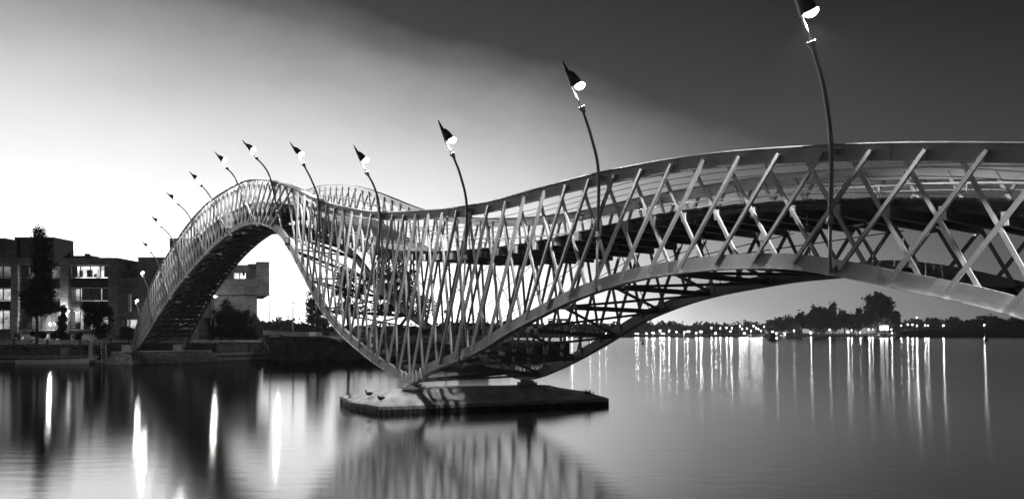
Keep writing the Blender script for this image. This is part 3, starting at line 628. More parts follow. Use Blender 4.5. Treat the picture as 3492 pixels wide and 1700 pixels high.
for j in range(5):
    f_ = (j+.4)/5.0
    for a_, b_, a2, b2 in ((bas[0], bas[1], top[0], top[1]), (bas[1], bas[2], top[1], top[2]), (bas[2], bas[3], top[2], top[3])):
        lo0, lo1 = Vector((*a_, -.4)).lerp(Vector((*a2, AZ)), .22+f_*.8), Vector((*b_, -.4)).lerp(Vector((*b2, AZ)), .22+f_*.8)
        L_ = (lo1-lo0).length; n2 = max(1, int(L_/.40))
        for k in range(n2):
            p_ = lo0.lerp(lo1, (k + .5 + (.25 if j % 2 else -.2))/n2); r = random.uniform(.17, .25)
            d_ = (lo1-lo0).normalized(); Rm = Matrix((d_, Vector((-d_.y, d_.x, 0)), Vector((0, 0, 1)))).transposed().to_4x4()
            link('stone', random.choice(stones), abt, Matrix.Translation(p_) @ Rm @ Matrix.Rotation(random.uniform(-.4, .4), 4, 'Y') @ Matrix.Diagonal((r*1.25, r, r, 1)))
MB().prism([(x*.998, y+.02) for x, y in top], AZ-.05, AZ+.03).build('coping', 'concrete', abt)
for f_, nm in ((nf, 'near'), (ffl, 'far')):
    MB().cbox((f_.x-.7, f_.y+.3, AZ+.35), 1.0, .9, .75).build('end_block', 'concrete', abt)
# street furniture
def bollard(px, pyb, Y, h, label):
    p_ = at(px, pyb, Y); o = empty('bollard', (p_.x, Y, QT+.02), label, 'bollard', 'bollards along the quay')
    MB().lathe([(.13, 0), (.13, .08), (.10, .1), (.10, h-.14), (.13, h-.12), (.13, h-.04), (.08, h)], (0, 0, 0), 12).build('post', 'black_paint', o, True)
    MB().lathe([(.106, h-.34), (.106, h-.26)], (0, 0, 0), 12).build('band', 'frame_light', o, True)
for px, Y, l in ((zx(0,140),76,'black bollard behind the rear wheel of the parked bicycle'), (zx(0,478),76,'black bollard before the front wheel of the parked bicycle'), (zx(0,805),76,'black bollard beside the white capped mooring post'), (zx(0,1115),76,'black bollard between the ladder and the stone abutment'), (zx(0,1995),87.8,'black bollard beside the far foot of the bridge'), (zx(0,2228),88,'black bollard in front of the dark ivy bush'), (zx(0,2525),88,'black bollard next to the bow of the barge')):
    bollard(px, 345, Y, .62, l)
p_ = at(zx(0, 908), zy(2, 1100), 74.0); mp_ = empty('mooring_post', (p_.x, 74.0, -.4), 'stout timber mooring post with rounded white cap', 'mooring post')
tp = at(0, zy(2, 905), 74.0).z + .4
MB().lathe([(.26, 0), (.27, .9), (.24, 1.25), (.19, tp-.75), (.21, tp-.5), (.25, tp-.3), (.25, tp-.16)], (0, 0, 0), 14).build('shaft', 'timber_grey', mp_, True)
MB().lathe([(.26, tp-.16), (.25, tp-.06), (.16, tp+.02), (.02, tp+.05)], (0, 0, 0), 14).build('cap', 'white_paint', mp_, True)
MB().lathe([(.29, .9), (.29, 1.02)], (0, 0, 0), 14).build('iron_band', 'steel_dark', mp_, True)
def ladder(px, Y, z0, z1, label):
    X = (px-512)/F*Y; o = empty('quay_ladder', (X, Y, z0), label, 'ladder', 'steel ladders on the quay wall')
    h = z1-z0; mid = h*.52
    for s_ in (-1, 1):
        MB().tube([(s_*.24+.1, -.1, 0), (s_*.24+.1, -.1, mid)], .028, 6).build('rail', 'wire', o); MB().tube([(s_*.26, 0, mid-.1), (s_*.26, 0, h), (s_*.26, .3, h+.02), (s_*.26, .34, h-.2)], .028, 6).build('rail', 'wire', o)
    k = 0; z = .12
    while z < h-.3:
        ox, oy = (.1, -.1) if z < mid else (0, 0); MB().tube([(ox-.24, oy, z), (ox+.24, oy, z)], .022, 6).build('rung', 'wire', o); z += .3
ladder(zx(0, 1042), 74.2, .05, 2.25, 'pale steel ladder on the rubble wall beside the mooring post')
ladder(zx(0, 2165), 82.6, .05, 2.3, 'pale steel ladder on the quay wall between abutment and barge')
p_ = at(zx(0, 2180), 342, 88); o = empty('white_post', (p_.x, 88, QT), 'short white post with flat cap on the quay near the ladder', 'post')
MB().lathe([(.11, 0), (.10, .1), (.09, .75)], (0, 0, 0), 10).build('shaft', 'white_paint', o, True); MB().lathe([(.16, .75), (.17, .82), (.05, .9)], (0, 0, 0), 10).build('cap', 'white_paint', o, True)
p_ = at(zx(0, 2123), 341, 87.5); o = empty('sign_post', (p_.x, 87.5, QT), 'slim dark pole with a small pale sign in front of the ivy bush', 'sign')
MB().tube([(0, 0, 0), (0, 0, 3.1)], .04, 8).build('pole', 'black_paint', o); MB().box(-.12, .12, -.06, -.04, 2.25, 3.0).build('sign_plate', 'frame_light', o)
# bicycle
bk = empty('bicycle', at(zx(0, 340), 344.6, 76.6), 'dark city bicycle parked against the street tree with turned front wheel', 'bicycle'); bk.location.z = QT+.03
def wheel(cx, rz, nm):
    w = empty(nm, (0, 0, 0)); w.parent = bk; w.location = (cx, 0, .35); w.rotation_euler = (0, 0, rz)
    for k_ in ('label', 'category'): 
        if k_ in w: del w[k_]
    MB().tube([(math.cos(a)*.33, 0, math.sin(a)*.33) for a in np.linspace(0, 2*math.pi, 25)], .022, 6, False).build('tyre', 'black_paint', w, True)
    MB().tube([(math.cos(a)*.30, 0, math.sin(a)*.30) for a in np.linspace(0, 2*math.pi, 25)], .012, 6, False).build('rim', 'wire', w, True)
    mb = MB()
    for k in range(12): a = k*math.pi/6; mb.tube([(0, 0, 0), (math.cos(a)*.3, 0, math.sin(a)*.3)], .003, 3)
    mb.build('spokes', 'wire', w)
wheel(-.56, 0, 'rear_wheel'); wheel(.56, .9, 'front_wheel')
MB().tube([(-.56, 0, .35), (-.12, 0, .32), (-.22, 0, .85), (-.56, 0, .35)], .016, 6).tube([(-.12, 0, .32), (.36, 0, .80)], .018, 6).tube([(-.2, 0, .72), (.36, 0, .86)], .018, 6).tube([(.34, 0, .98), (.40, 0, .72), (.56, 0, .35)], .016, 6).build('frame', 'black_paint', bk, True)
MB().tube([(.30, -.25, 1.08), (.33, -.1, 1.05), (.33, .1, 1.05), (.22, .28, 1.10)], .013, 6).build('handlebar', 'wire', bk, True)
MB().ball((-.24, 0, .93), (.13, .07, .035), 8, 4).build('saddle', 'black_paint', bk, True); MB().box(-.80, -.40, -.06, .06, .70, .73).build('rear_rack', 'black_paint', bk)
MB().box(-.5, -.05, -.03, -.015, .30, .40).build('chain_case', 'black_paint', bk)
# white rowing boat
rb = empty('rowing_boat', (0, 0, 0), 'long white open rowing boat moored below the quay wall', 'boat')
x0, x1 = at(zx(0, 175), 0, 73.6).x, at(zx(0, 942), 0, 73.6).x; mb = MB(); NS = 15
for i in range(NS):
    t = i/(NS-1); X = x0+(x1-x0)*t; b = .62*math.sin(math.pi*min(1, .12+t*.95))**.6*(1 if t < .8 else (1-t)/.2*.9+.1); sh = .36+.22*t**2+.05*(1-t)**3
    for dy, z in ((0, -.1), (-.75*b, -.05), (-b, sh), (-b+.07, sh), (0, .12), (b-.07, sh), (b, sh), (.75*b, -.05)): mb.v.append((X+(.35 if z == sh and t > .9 else 0)*1, 73.6+dy, z))
for i in range(NS-1):
    for k in range(8): mb.f.append((i*8+k, i*8+(k+1) % 8, (i+1)*8+(k+1) % 8, (i+1)*8+k))
mb.f.append(tuple(range(8))); mb.f.append(tuple((NS-1)*8+k for k in range(8))[::-1])
mb.build('hull', 'white_paint', rb, True)
mb = MB()
for i in range(NS-1):
    a = i*8+2
for sgn in (-1, 1):
    pts = []
    for i in range(NS):
        t = i/(NS-1); X = x0+(x1-x0)*t; b = .62*math.sin(math.pi*min(1, .12+t*.95))**.6*(1 if t < .8 else (1-t)/.2*.9+.1); pts.append((X+(.35 if t > .9 else 0), 73.6+sgn*b, .37+.22*t**2+.05*(1-t)**3))
    mb.tube(pts, .035, 6)
mb.build('gunwale', 'white_paint', rb, True)
for t in (.3, .5, .7): X = x0+(x1-x0)*t; MB().box(X-.12, X+.12, 73.1, 74.1, .28, .32).build('thwart', 'timber_grey', rb)
#@BUILDINGS
# ------------------------------------------------------------------ brick houses on the quay
FY = 88.0
def bx(v, Y=FY): return (zx(0, v)-512)/F*Y
def bz(v, row=2, Y=FY): return EYE+(HZ-zy(row, v))/F*Y
def window(par, x0, x1, z0, z1, Y, cols, room='lit_dim', frame='frame', curtain=None, rows=1, depth=1.2, fr=.07):
    w = MB(); w.box(x0, x1, Y, Y+.1, z0, z0+fr).box(x0, x1, Y, Y+.1, z1-fr, z1).box(x0, x0+fr, Y+.002, Y+.098, z0+fr, z1-fr).box(x1-fr, x1, Y+.002, Y+.098, z0+fr, z1-fr)
    xs = np.linspace(x0, x1, cols+1) if isinstance(cols, int) else np.array([x0] + list(cols) + [x1])
    for x in xs[1:-1]: w.box(x-.05, x+.05, Y+.002, Y+.098, z0+fr, z1-fr)
    zs = np.linspace(z0, z1, rows+1)
    for z in zs[1:-1]: w.box(x0+fr, x1-fr, Y+.01, Y+.09, z-.035, z+.035)
    wo_ = w.build('window', frame, par)
    for a, b in zip(xs[:-1], xs[1:]):
        for c_, d_ in zip(zs[:-1], zs[1:]): MB().poly([(a+.05, Y+.05, c_+.03), (b-.05, Y+.05, c_+.03), (b-.05, Y+.05, d_-.03), (a+.05, Y+.05, d_-.03)]).build('pane', 'glass', wo_)
    # a shallow room behind the glass: back wall (lit or dark), sides, floor and ceiling
    MB().poly([(x0, Y+depth, z0), (x1, Y+depth, z0), (x1, Y+depth, z1), (x0, Y+depth, z1)]).build('room_wall', room, wo_)
    if curtain:
        for a, b, mm in curtain:
            n_ = max(4, int((b-a)/.09)); mb = MB(); pts = [(a+(b-a)*k/n_, Y+.22+.035*(k % 2)+.02*math.sin(k*1.7)) for k in range(n_+1)]
            for p, q in zip(pts[:-1], pts[1:]): mb.poly([(p[0], p[1], z0+.05), (q[0], q[1], z0+.05), (q[0], q[1], z1-.05), (p[0], p[1], z1-.05)])
            mb.build('curtain', mm, wo_)
    return wo_
def railing(par, x0, x1, z0, z1, Y, step=.12, m='frame', ends=False, name='railing'):
    mb = MB().box(x0, x1, Y-.02, Y+.02, z1-.04, z1).box(x0, x1, Y-.02, Y+.02, z0+.06, z0+.09); x = x0
    while x <= x1+.001: mb.box(x-.01, x+.01, Y-.01, Y+.01, z0, z1-.04); x += step
    return mb.build(name, m, par)
A = empty('brick_house', (0, 0, 0), 'wide dark brick house with three storeys of tall glazed bays behind the street tree', 'house')
zt, zb0 = bz(88), bz(908); ztb = bz(155); RC = .42
for n_, (a, b) in enumerate(((-420, -300), (108, 178), (602, 684), (1088, 1183))): MB().box(bx(a), bx(b), FY, FY+9, zb0, ztb).build('pier', 'brick_dark', A)
MB().box(bx(-420), bx(1183), FY-.003, FY+9, ztb, zt).build('parapet', 'brick_dark', A)
MB().box(bx(-421), bx(1185), FY-.05, FY+9.05, zt, zt+.06).build('coping', 'zinc', A)
MB().box(bx(-300), bx(1088), FY+RC+1.3, FY+8.8, zb0, ztb).build('core', 'brick_dark', A)
WY = FY+RC
for (a, b, light) in ((-300, 108, 0), (178, 602, 1), (684, 1088, 2)):
    x0, x1 = bx(a), bx(b); mul = [x0+(x1-x0)*k/4 for k in (1, 2, 3)]
    if light == 2: mul = [bx(785), bx(887), bx(990)]
    MB().box(x0, x1, WY-.05, WY+1.3, bz(910), bz(808)).build('plinth', 'plaster_dim', A)
    for (z1_, z0_, kind) in ((160, 277, 'w'), (285, 382, 's'), (390, 512, 'w'), (518, 606, 's'), (612, 806, 'w')):
        za, zc = bz(z0_), bz(z1_)
        if kind == 's':
            MB().box(x0, x1, WY+.03, WY+.12, za, zc).build('spandrel', 'black_paint', A); mb = MB()
            for x in mul: mb.box(x-.05, x+.05, WY, WY+.03, za, zc)
            mb.build('mullion', 'frame', A)
        else:
            room, cur = 'lit_dim', [(x0+.1, mul[0]-.06, 'curtain')]
            if light == 2 and z1_ == 160: room, cur = 'lit_bright', [(x0+.1, x0+.8, 'curtain'), (mul[2]+.35, x1-.15, 'curtain')]
            elif light == 2 and z1_ == 390: room, cur = 'lit_warm', [(mul[0]+.1, mul[2]-.1, 'curtain'), (mul[2]+.1, x1-.1, 'plaster_dim')]
            elif light == 2: room, cur = 'lit_warm', [(x0+.5, mul[0]-.05, 'curtain'), (mul[0]+.3, mul[1]-.2, 'curtain')]
            elif light == 0: room, cur = ('lit_warm' if z1_ >= 390 else 'lit_dim'), [(x1-.6, x1-.1, 'curtain')] if z1_ == 612 else None
            elif light == 1 and z1_ == 612: room, cur = 'lit_dim', [(x0+.1, mul[0]+.1, 'plaster_dim')]
            elif light == 1: cur = [(x0+.1, mul[0]-.3, 'plaster_dim')]
            window(A, x0, x1, za, zc, WY, mul, room, curtain=cur)
    railing(A, x0+.05, x1-.05, bz(808), bz(726), WY-.28, .13)
    MB().box(x0, x1, WY-.32, WY+.02, bz(806)-.12, bz(806)-.003).build('balcony_slab', 'concrete_dark', A)
# a row of things in the brightly lit top room
for xx, ww, z0_, z1_ in ((820, 50, 270, 195), (742, 30, 268, 205), (890, 22, 272, 240)):
    MB().box(bx(xx), bx(xx+ww), WY+.7, WY+.95, bz(z0_), bz(z1_)).build('bookcase', 'timber_grey', A)
# wall lamp
wlp = empty('wall_lamp', at(zx(0, 687), zy(2, 617), FY-.25), 'round glowing wall lamp on the pier between two window bays', 'lamp')
MB().ball((0, 0, 0), .14, 10, 8).build('globe', 'quay_bulb', wlp, True); point(wlp, (0, -.9, 0), 400); MB().box(-.03, .03, .1, .27, -.03, .03).build('arm', 'frame', wlp)
tlp = empty('patio_lamp', at(zx(0, 507), zy(2, 752), FY-.1), 'small glowing lamp on the terrace behind the street tree', 'lamp')
MB().ball((0, 0, 0), .11, 10, 8).build('globe', 'quay_bulb', tlp, True); point(tlp, (0, -.25, 0), 400); MB().tube([(0, 0, -.1), (0, 0, -.62)], .02, 6).build('stem', 'frame', tlp)
# roof storeys
def penthouse(a, b, ztop_, wa, wb, label):
    o = empty('roof_room', (0, 0, 0), label, 'roof room'); Y = FY+1.6; k = Y/FY
    X0, X1, Z1 = bx(a, Y), bx(b, Y), bz(ztop_, 1, Y); Z0 = zt+.06
    MB().box(X0, X0+.28, Y, Y+4, Z0, Z1-.3).build('side_wall', 'zinc', o); MB().box(X1-.28, X1, Y, Y+4, Z0, Z1-.3).build('side_wall', 'zinc', o)
    MB().box(X0, X1, Y-.06, Y+4, Z1-.3, Z1).build('roof', 'zinc', o); MB().box(X0+.28, X1-.28, Y+1.5, Y+4, Z0, Z1-.31).build('core', 'zinc', o)
    window(o, X0+.3, X1-.3, Z0, Z1-.32, Y+.2, 3, 'frame_light', curtain=[(X0+.4, X0+(X1-X0)*.55, 'plaster_dim')])
penthouse(-240, 54, 1140, 0, 0, 'zinc clad roof room at the far end of the roof railing')
penthouse(148, 543, 1130, 0, 0, 'zinc clad roof room with wide window standing behind the street tree')
railing(A, bx(54, FY+1), bx(146, FY+1), zt, zt+1.0, FY+1.0, .14, 'wire', name='roof_railing')
rt = empty('roof_terrace', (0, 0, 0), 'railed roof terrace with planters on the brick house', 'terrace')
railing(rt, bx(655), bx(945), zt+.06, bz(12), FY+1.2, .16, 'frame'); railing(rt, bx(655), bx(945), zt+.06, bz(12), FY+4, .16, 'frame')
MB().poly([(bx(607), FY+.8, zt+.08), (bx(650), FY+1.2, zt+.08), (bx(650), FY+1.2, bz(12)), (bx(630), FY+1.0, bz(35))]).build('screen', 'frame', rt)
MB().box(bx(537), bx(830), FY+2, FY+3.6, zt+.06, bz(46)).build('planter_box', 'zinc', rt)
# low annex with roof garden
B = empty('brick_annex', (0, 0, 0), 'low brick annex with two paired windows beside the bridge landing', 'annex')
za = bz(283); MB().box(bx(1183), bx(1205), FY+.3, FY+9, zb0, za).box(bx(1395), bx(1412), FY+.3, FY+9, zb0, za).box(bx(1205), bx(1395), FY+.3, FY+9, bz(436), za).box(bx(1205), bx(1395), FY+.3, FY+9, bz(698), bz(630)).box(bx(1205), bx(1395), FY+.3, FY+9, zb0, bz(862)).build('wall', 'brick_dark', B)
MB().box(bx(1205), bx(1395), FY+2.2, FY+8.8, bz(861), bz(437)).build('core', 'brick_dark', B)
for z0_, z1_, rm in ((629, 437, 'lit_dim'), (861, 699, 'lit_warm')):
    xa, xb = bx(1207), bx(1393); xm = bx(1285); window(B, xa, xb, bz(z0_), bz(z1_), FY+.45, [xm], rm, 'frame_light', [(xa+.1, xa+.75, 'curtain'), (xm+.1, xb-.1, 'curtain')] if z0_ == 629 else [(xa+.1, xa+.5, 'curtain')])
railing(B, bx(1186), bx(1300), za, bz(220), FY+2.6, .15, 'frame', name='roof_railing'); MB().box(bx(1185), bx(1300), FY+4, FY+4.2, za, bz(205)).build('screen', 'plaster', B)
G = empty('plaster_roof_house', (0, 0, 0), 'small pale plastered roof house behind the annex roof garden', 'house')
MB().box(bx(1316), bx(1420), FY+3, FY+7, za, bz(115)).build('wall', 'plaster_dim', G); MB().box(bx(1310), bx(1424), FY+2.9, FY+7.1, bz(115), bz(100)).build('roof', 'zinc', G)
for a, b in ((1322, 1345), (1355, 1378), (1386, 1408)): window(G, bx(a), bx(b), bz(262), bz(178), FY+2.88, 1, 'lit_warm', 'frame_light', depth=.1)
C1 = empty('brick_block', (0, 0, 0), 'plain dark brick block rising behind the foot of the bridge', 'building')
MB().box(bx(1402), bx(2012), FY-.3, FY+12, zb0, bz(86)).build('wall', 'brick_dark', C1); MB().box(bx(1399), bx(2015), FY-.36, FY+12.05, bz(86), bz(80)).build('coping', 'zinc', C1)
MB().box(bx(1490), bx(1545), FY-.34, FY-.3, bz(372), bz(365)).build('ledge', 'concrete', C1)
for zq in (250, 420, 620, 800):
    window(C1, bx(1770), bx(1930), bz(zq), bz(zq-110), FY-.42, 2, 'lit_dim', 'frame', depth=.1)
C2 = empty('stair_tower', (0, 0, 0), 'taller plastered stair tower behind the brick block', 'tower')
Yt = FY+6; MB().box(bx(1706, Yt), bx(1960, Yt), Yt, Yt+6, bz(86), bz(1150, 1, Yt)).build('wall', 'plaster_dim', C2); MB().box(bx(1702, Yt), bx(1964, Yt), Yt-.05, Yt+6.05, bz(1150, 1, Yt), bz(1143, 1, Yt)).build('roof', 'zinc', C2)
window(C2, bx(1712, Yt), bx(1730, Yt), bz(1254, 1, Yt), bz(1235, 1, Yt), Yt-.12, 1, 'lit_warm', 'frame', depth=.1)
kx = lambda v, Yb: bx(v)*Yb/FY-1.0
H = empty('cantilever_house', (0, 0, 0), 'modern brick house with overhanging upper storey beside the barge', 'house')
MB().prism([(bx(2134), FY+.6), (bx(2570), FY+.6), (kx(2570, FY+11), FY+11), (bx(2134), FY+11)], zb0, bz(456)-.07).build('lower_wall', 'brick_mid', H)
MB().box(bx(2012), bx(2132), FY+.8, FY+10, bz(690), bz(456)).build('pale_panel', 'plaster_dim', H); MB().box(bx(2012), bx(2132), FY+2.5, FY+10, zb0, bz(692)).build('dark_entrance', 'black_paint', H)
MB().prism([(bx(2014), FY-.2), (bx(2716), FY-.2), (kx(2716, FY+10.4), FY+10.4), (bx(2014), FY+10.4)], bz(456), bz(300)).build('upper_wall', 'brick_dark', H)
MB().prism([(bx(2582), FY-.203), (bx(2716), FY-.203), (kx(2716, FY+2.4), FY+2.4), (bx(2582), FY+2.4)], bz(300)+.003, bz(130)).build('screen_wall', 'brick_dark', H)
MB().prism([(bx(2570), FY-.1), (bx(2714), FY-.1), (kx(2714, FY+10.3), FY+10.3), (kx(2570, FY+10.3)+.9, FY+10.3)], bz(456)-.06, bz(456)-.003).build('soffit', 'plaster', H)
MB().box(bx(2578), bx(2720), FY-.26, FY+.2, bz(130), bz(126)).build('coping', 'zinc', H); MB().box(bx(2012), bx(2580), FY-.26, FY+.2, bz(300), bz(295)).build('coping', 'zinc', H)
MB().box(bx(2012), bx(2280), FY+1.9, FY+3.1, bz(298), bz(140)).box(bx(2420), bx(2581), FY+1.9, FY+3.1, bz(298), bz(140)).box(bx(2280), bx(2420), FY+1.9, FY+3.1, bz(218), bz(140)).box(bx(2280), bx(2420), FY+3, FY+3.1, bz(298), bz(219)).build('terrace_wall', 'plaster', H)
window(H, bx(2281), bx(2419), bz(297), bz(219), FY+1.95, 2, 'lit_bright', 'frame_light', depth=.6)
MB().box(bx(2440), bx(2590), FY+1.8, FY+3.2, bz(140), bz(132)).build('terrace_roof', 'zinc', H)
railing(H, bx(2442), bx(2592), bz(132), bz(72), FY+2, .9, 'steel_dark', name='roof_railing')
MB().tube([(bx(2460), FY+1.8, bz(158)), (bx(2490), FY+1.8, bz(172)), (bx(2576), FY+1.8, bz(174))], .05, 6).build('gutter', 'zinc', H)
p_ = at(zx(0, 2452), zy(2, 255), FY+1.5); bt_ = empty('hanging_lantern', p_, 'small dark lantern hanging on the terrace of the cantilever house', 'lantern'); MB().lathe([(.02, .5), (.14, .2), (.16, -.1), (.05, -.15)], (0, 0, 0), 8).build('shade', 'frame', bt_)
# shed behind the barge
Ys = 94.0; sh = empty('gabled_shed', (0, 0, 0), 'pale gabled shed behind the deck of the barge', 'shed')
def tx(v, Y): return (zx(1, v)-512)/F*Y
def tz(v, Y, row=2): return EYE+(HZ-zy(row, v))/F*Y
mb = MB(); mb.extrude([(tx(738, Ys), Ys, QT), (tx(1000, Ys), Ys, QT), (tx(1000, Ys), Ys, tz(800, Ys)), (tx(840, Ys), Ys, tz(795, Ys)), (tx(738, Ys), Ys, tz(838, Ys))], (0, 6, 0)); mb.build('wall', 'plaster', sh)
MB().extrude([(tx(730, Ys), Ys-.2, tz(842, Ys)), (tx(840, Ys), Ys-.2, tz(792, Ys)), (tx(840, Ys), Ys-.2, tz(785, Ys)), (tx(728, Ys), Ys-.2, tz(836, Ys))], (0, 6.4, 0)).build('roof', 'zinc', sh)
#@TREES
# ------------------------------------------------------------------ trees and shrubs
def crown_mesh(blobs, n, ls, name='crown', m='leaf', seed=1, shell=.55, boughs=5):
    r = np.random.default_rng(seed); bl = np.array(blobs, float)
    ex_ = []                                  # smaller boughs standing out of each mass break the outline
    for b_ in bl:
        for _ in range(boughs):
            d_ = r.normal(size=3); d_ /= np.linalg.norm(d_); q_ = r.uniform(.22, .42); ex_.append((*(b_[:3]+d_*b_[3:]*r.uniform(.75, 1.12)), *(b_[3:]*q_)))
    bl[:, 3:] *= .88 if boughs else 1.0; bl = np.vstack([bl, np.array(ex_)]) if ex_ else bl; vol = bl[:, 3]*bl[:, 4]*bl[:, 5]; pk = r.choice(len(bl), n, p=vol/vol.sum())
    d = r.normal(size=(n, 3)); d /= np.linalg.norm(d, axis=1)[:, None]; rad = r.uniform(shell**3, 1, n)**(1/3)*r.uniform(.86, 1.14, n)
    # clumping: push leaves towards a few hundred twig centres so gaps open between them
    P_ = bl[pk, :3]+d*rad[:, None]*bl[pk, 3:]; nc = max(12, n//38); cc = P_[r.choice(n, nc)]; idx = r.integers(0, nc, n)
    best = idx; bd = ((P_-cc[idx])**2).sum(1)
    for _ in range(24):
        i2 = r.integers(0, nc, n); d2 = ((P_-cc[i2])**2).sum(1); k = d2 < bd; best = np.where(k, i2, best); bd = np.where(k, d2, bd)
    P_ = P_*.45+cc[best]*.55+r.normal(size=(n, 3))*ls*.9
    a = r.normal(size=(n, 3)); a /= np.linalg.norm(a, axis=1)[:, None]; b = np.cross(a, r.normal(size=(n, 3))); b /= np.linalg.norm(b, axis=1)[:, None]
    s = ls*r.uniform(.6, 1.3, n)[:, None]; V = np.stack([P_-a*s, P_+b*s*.55, P_+a*s, P_-b*s*.55], 1).reshape(-1, 3)
    me = bpy.data.meshes.new(name); me.vertices.add(4*n); me.vertices.foreach_set('co', V.ravel()); me.loops.add(4*n); me.loops.foreach_set('vertex_index', np.arange(4*n, dtype=np.int32))
    me.polygons.add(n); me.polygons.foreach_set('loop_start', np.arange(0, 4*n, 4, dtype=np.int32)); me.polygons.foreach_set('loop_total', np.full(n, 4, dtype=np.int32)); me.materials.append(M[m]); me.update(calc_edges=True); return me
def tree(name, base, blobs_px, Y, n, ls, label, cat='tree', trunk=.14, m='leaf', seed=1, group=None, limbs=6, dep=.75, shell=.55):
    # blobs given in image pixels (cx, cy, rx, ry) at depth Y; the crown gets real depth from its width
    o = empty(name, base, label, cat, group); k = Y/F; bl = []; bv = Vector(base)
    for cx, cy, rx, ry in blobs_px:
        c = at(cx, cy, Y)-bv; bl.append((c.x, c.y+random.uniform(-.2, .2)*rx*k, c.z, rx*k, rx*k*dep, ry*k))
    link('crown', crown_mesh(bl, n, ls, 'crown', m, seed, shell), o)
    if trunk:
        topb = max(bl, key=lambda b: b[2]); low = min(bl, key=lambda b: b[2]); mb = MB()
        pts = [Vector((0, 0, -.1)), Vector((.02, 0, low[2]*.5)), Vector((low[0]*.5, 0, low[2])), Vector((topb[0]*.8, topb[1], topb[2]))]
        mb.tube(pts, [trunk*1.25, trunk, trunk*.8, trunk*.2], 8); rn = random.Random(seed)
        for j in range(limbs):
            b = rn.choice(bl); f = rn.uniform(.35, .9); st = pts[2].lerp(pts[3], f*.7); e = Vector((b[0]+rn.uniform(-.7, .7)*b[3], b[1]+rn.uniform(-.7, .7)*b[4], b[2]+rn.uniform(-.2, .6)*b[5])); mb.tube([st, st.lerp(e, .5)+Vector((0, 0, .15)), e], [trunk*.4, trunk*.25, trunk*.08], 5)
        mb.build('trunk', 'bark', o, True)
    return o
def zb(l, row=2, t=0): return [(zx(t, a), zy(r_, b), c/10.06, d/10.07) for a, b, c, d, r_ in l]
tb = at(zx(0, 372), 345, 77.4)
tree('street_tree', (tb.x, 77.4, QT+.02), zb([(350,985,28,42,1),(430,1000,26,50,1),(400,1070,70,60,1),(490,1100,32,45,1),(400,1190,85,80,1),(395,50,110,120,2),(410,190,125,110,2),(430,330,130,100,2),(330,470,125,90,2),(470,450,130,110,2),(290,560,90,60,2),(420,580,150,80,2),(540,580,80,70,2),(370,650,120,45,2)]), 77.4, 15000, .13, 'tall dark columnar street tree standing before the brick house', seed=3, trunk=.15, m='leaf_dark', limbs=14, shell=.2)
def bush(name, l, Y, n, ls, label, cat, zbase=QT, m='leaf_dark', seed=1, trunk=0.05, t=0, group=None, dep=.6):
    b = zb(l, t=t); cx = sum(q[0] for q in b)/len(b); bp = at(cx, 340, Y); return tree(name, (bp.x, Y, zbase), b, Y, n, ls, label, cat, trunk, m, seed, group, 5, dep, .3)
bush('climbing_tree', [(900,570,90,60,2),(1010,600,130,80,2),(1090,640,70,60,2),(960,700,120,70,2),(1010,760,100,70,2),(980,840,75,60,2),(1030,880,60,40,2),(860,640,40,50,2),(1120,720,45,60,2)], 86.2, 7000, .12, 'broad dark wall tree covering the window bay next to the annex', 'tree', QT+.2, seed=5, trunk=.1)
bush('climber', [(640,640,45,80,2),(630,730,60,70,2),(620,820,60,70,2),(650,880,80,35,2),(570,600,40,40,2)], 86.6, 3600, .12, 'tall dark climber growing up the pier between the bays', 'climber', QT+.2, seed=6)
bush('shrub', [(430,860,50,38,2),(340,850,35,30,2)], 84.5, 1500, .10, 'dark rounded shrub behind the parked bicycle', 'shrub', QT+.1, seed=7)
bush('shrub', [(540,870,45,35,2)], 86.8, 700, .10, 'thin shrub against the pale plinth between bicycle and climber', 'shrub', QT+.2, seed=8)
bush('shrub', [(800,870,28,38,2),(760,885,25,18,2)], 86.8, 800, .10, 'small spiky shrub against the pale plinth below the lit bay', 'shrub', QT+.2, seed=9)
bush('shrub', [(190,865,28,35,2)], 86.8, 500, .10, 'small airy shrub beside flower pots at the house corner', 'shrub', QT+.2, seed=10)
bush('shrub', [(1260,810,60,50,2),(1330,840,50,55,2),(1290,870,80,35,2)], 85.5, 2600, .11, 'pale leafy shrub below the annex windows', 'shrub', QT+.1, 'leaf_mid', 11)
bush('roof_tree', [(1240,165,50,28,2),(1205,175,28,25,2),(1275,180,28,30,2),(1235,205,40,16,2)], 90.4, 1600, .12, 'small round tree on the annex roof garden', 'tree', bz(283)-.05, 'leaf_dark', 12, .06)
bush('terrace_plant', [(880,65,25,20,2)], 90.2, 260, .09, 'small potted plant on the railed roof terrace', 'plant', zt+.05, 'leaf_dark', 13, .03)
bush('ivy_bush', [(2275,520,35,50,2),(2260,600,80,60,2),(2190,640,60,60,2),(2330,640,90,60,2),(2240,730,110,80,2),(2400,720,120,90,2),(2480,640,60,45,2),(2200,830,80,70,2),(2330,830,130,75,2),(2470,830,110,75,2)], 86.8, 9000, .13, 'large dark ivy bush filling the wall of the cantilever house', 'bush', QT, 'leaf_dark', 14, .08, dep=.35)
bush('leafy_shrub', [(2560,700,40,50,2),(2600,760,45,60,2),(2570,850,60,50,2)], 88.0, 2400, .12, 'paler leafy shrub beside the bow of the barge', 'shrub', QT, 'leaf_mid', 15)
for k, (x_, l) in enumerate(((150, 'grey flower pot at the corner of the brick house'), (215, 'smaller flower pot beside the house corner shrub'))):
    p_ = at(zx(0, x_), 340, 86.4); o = empty('flower_pot', (p_.x, 86.4, QT+.3), l, 'pot'); MB().lathe([(.16, 0), (.24, .36), (.26, .40), (.2, .38)], (0, 0, 0), 12).build('pot', 'concrete', o, True); MB().ball((0, 0, .45), (.2, .2, .14), 8, 5).build('soil_plant', 'leaf_dark', o)
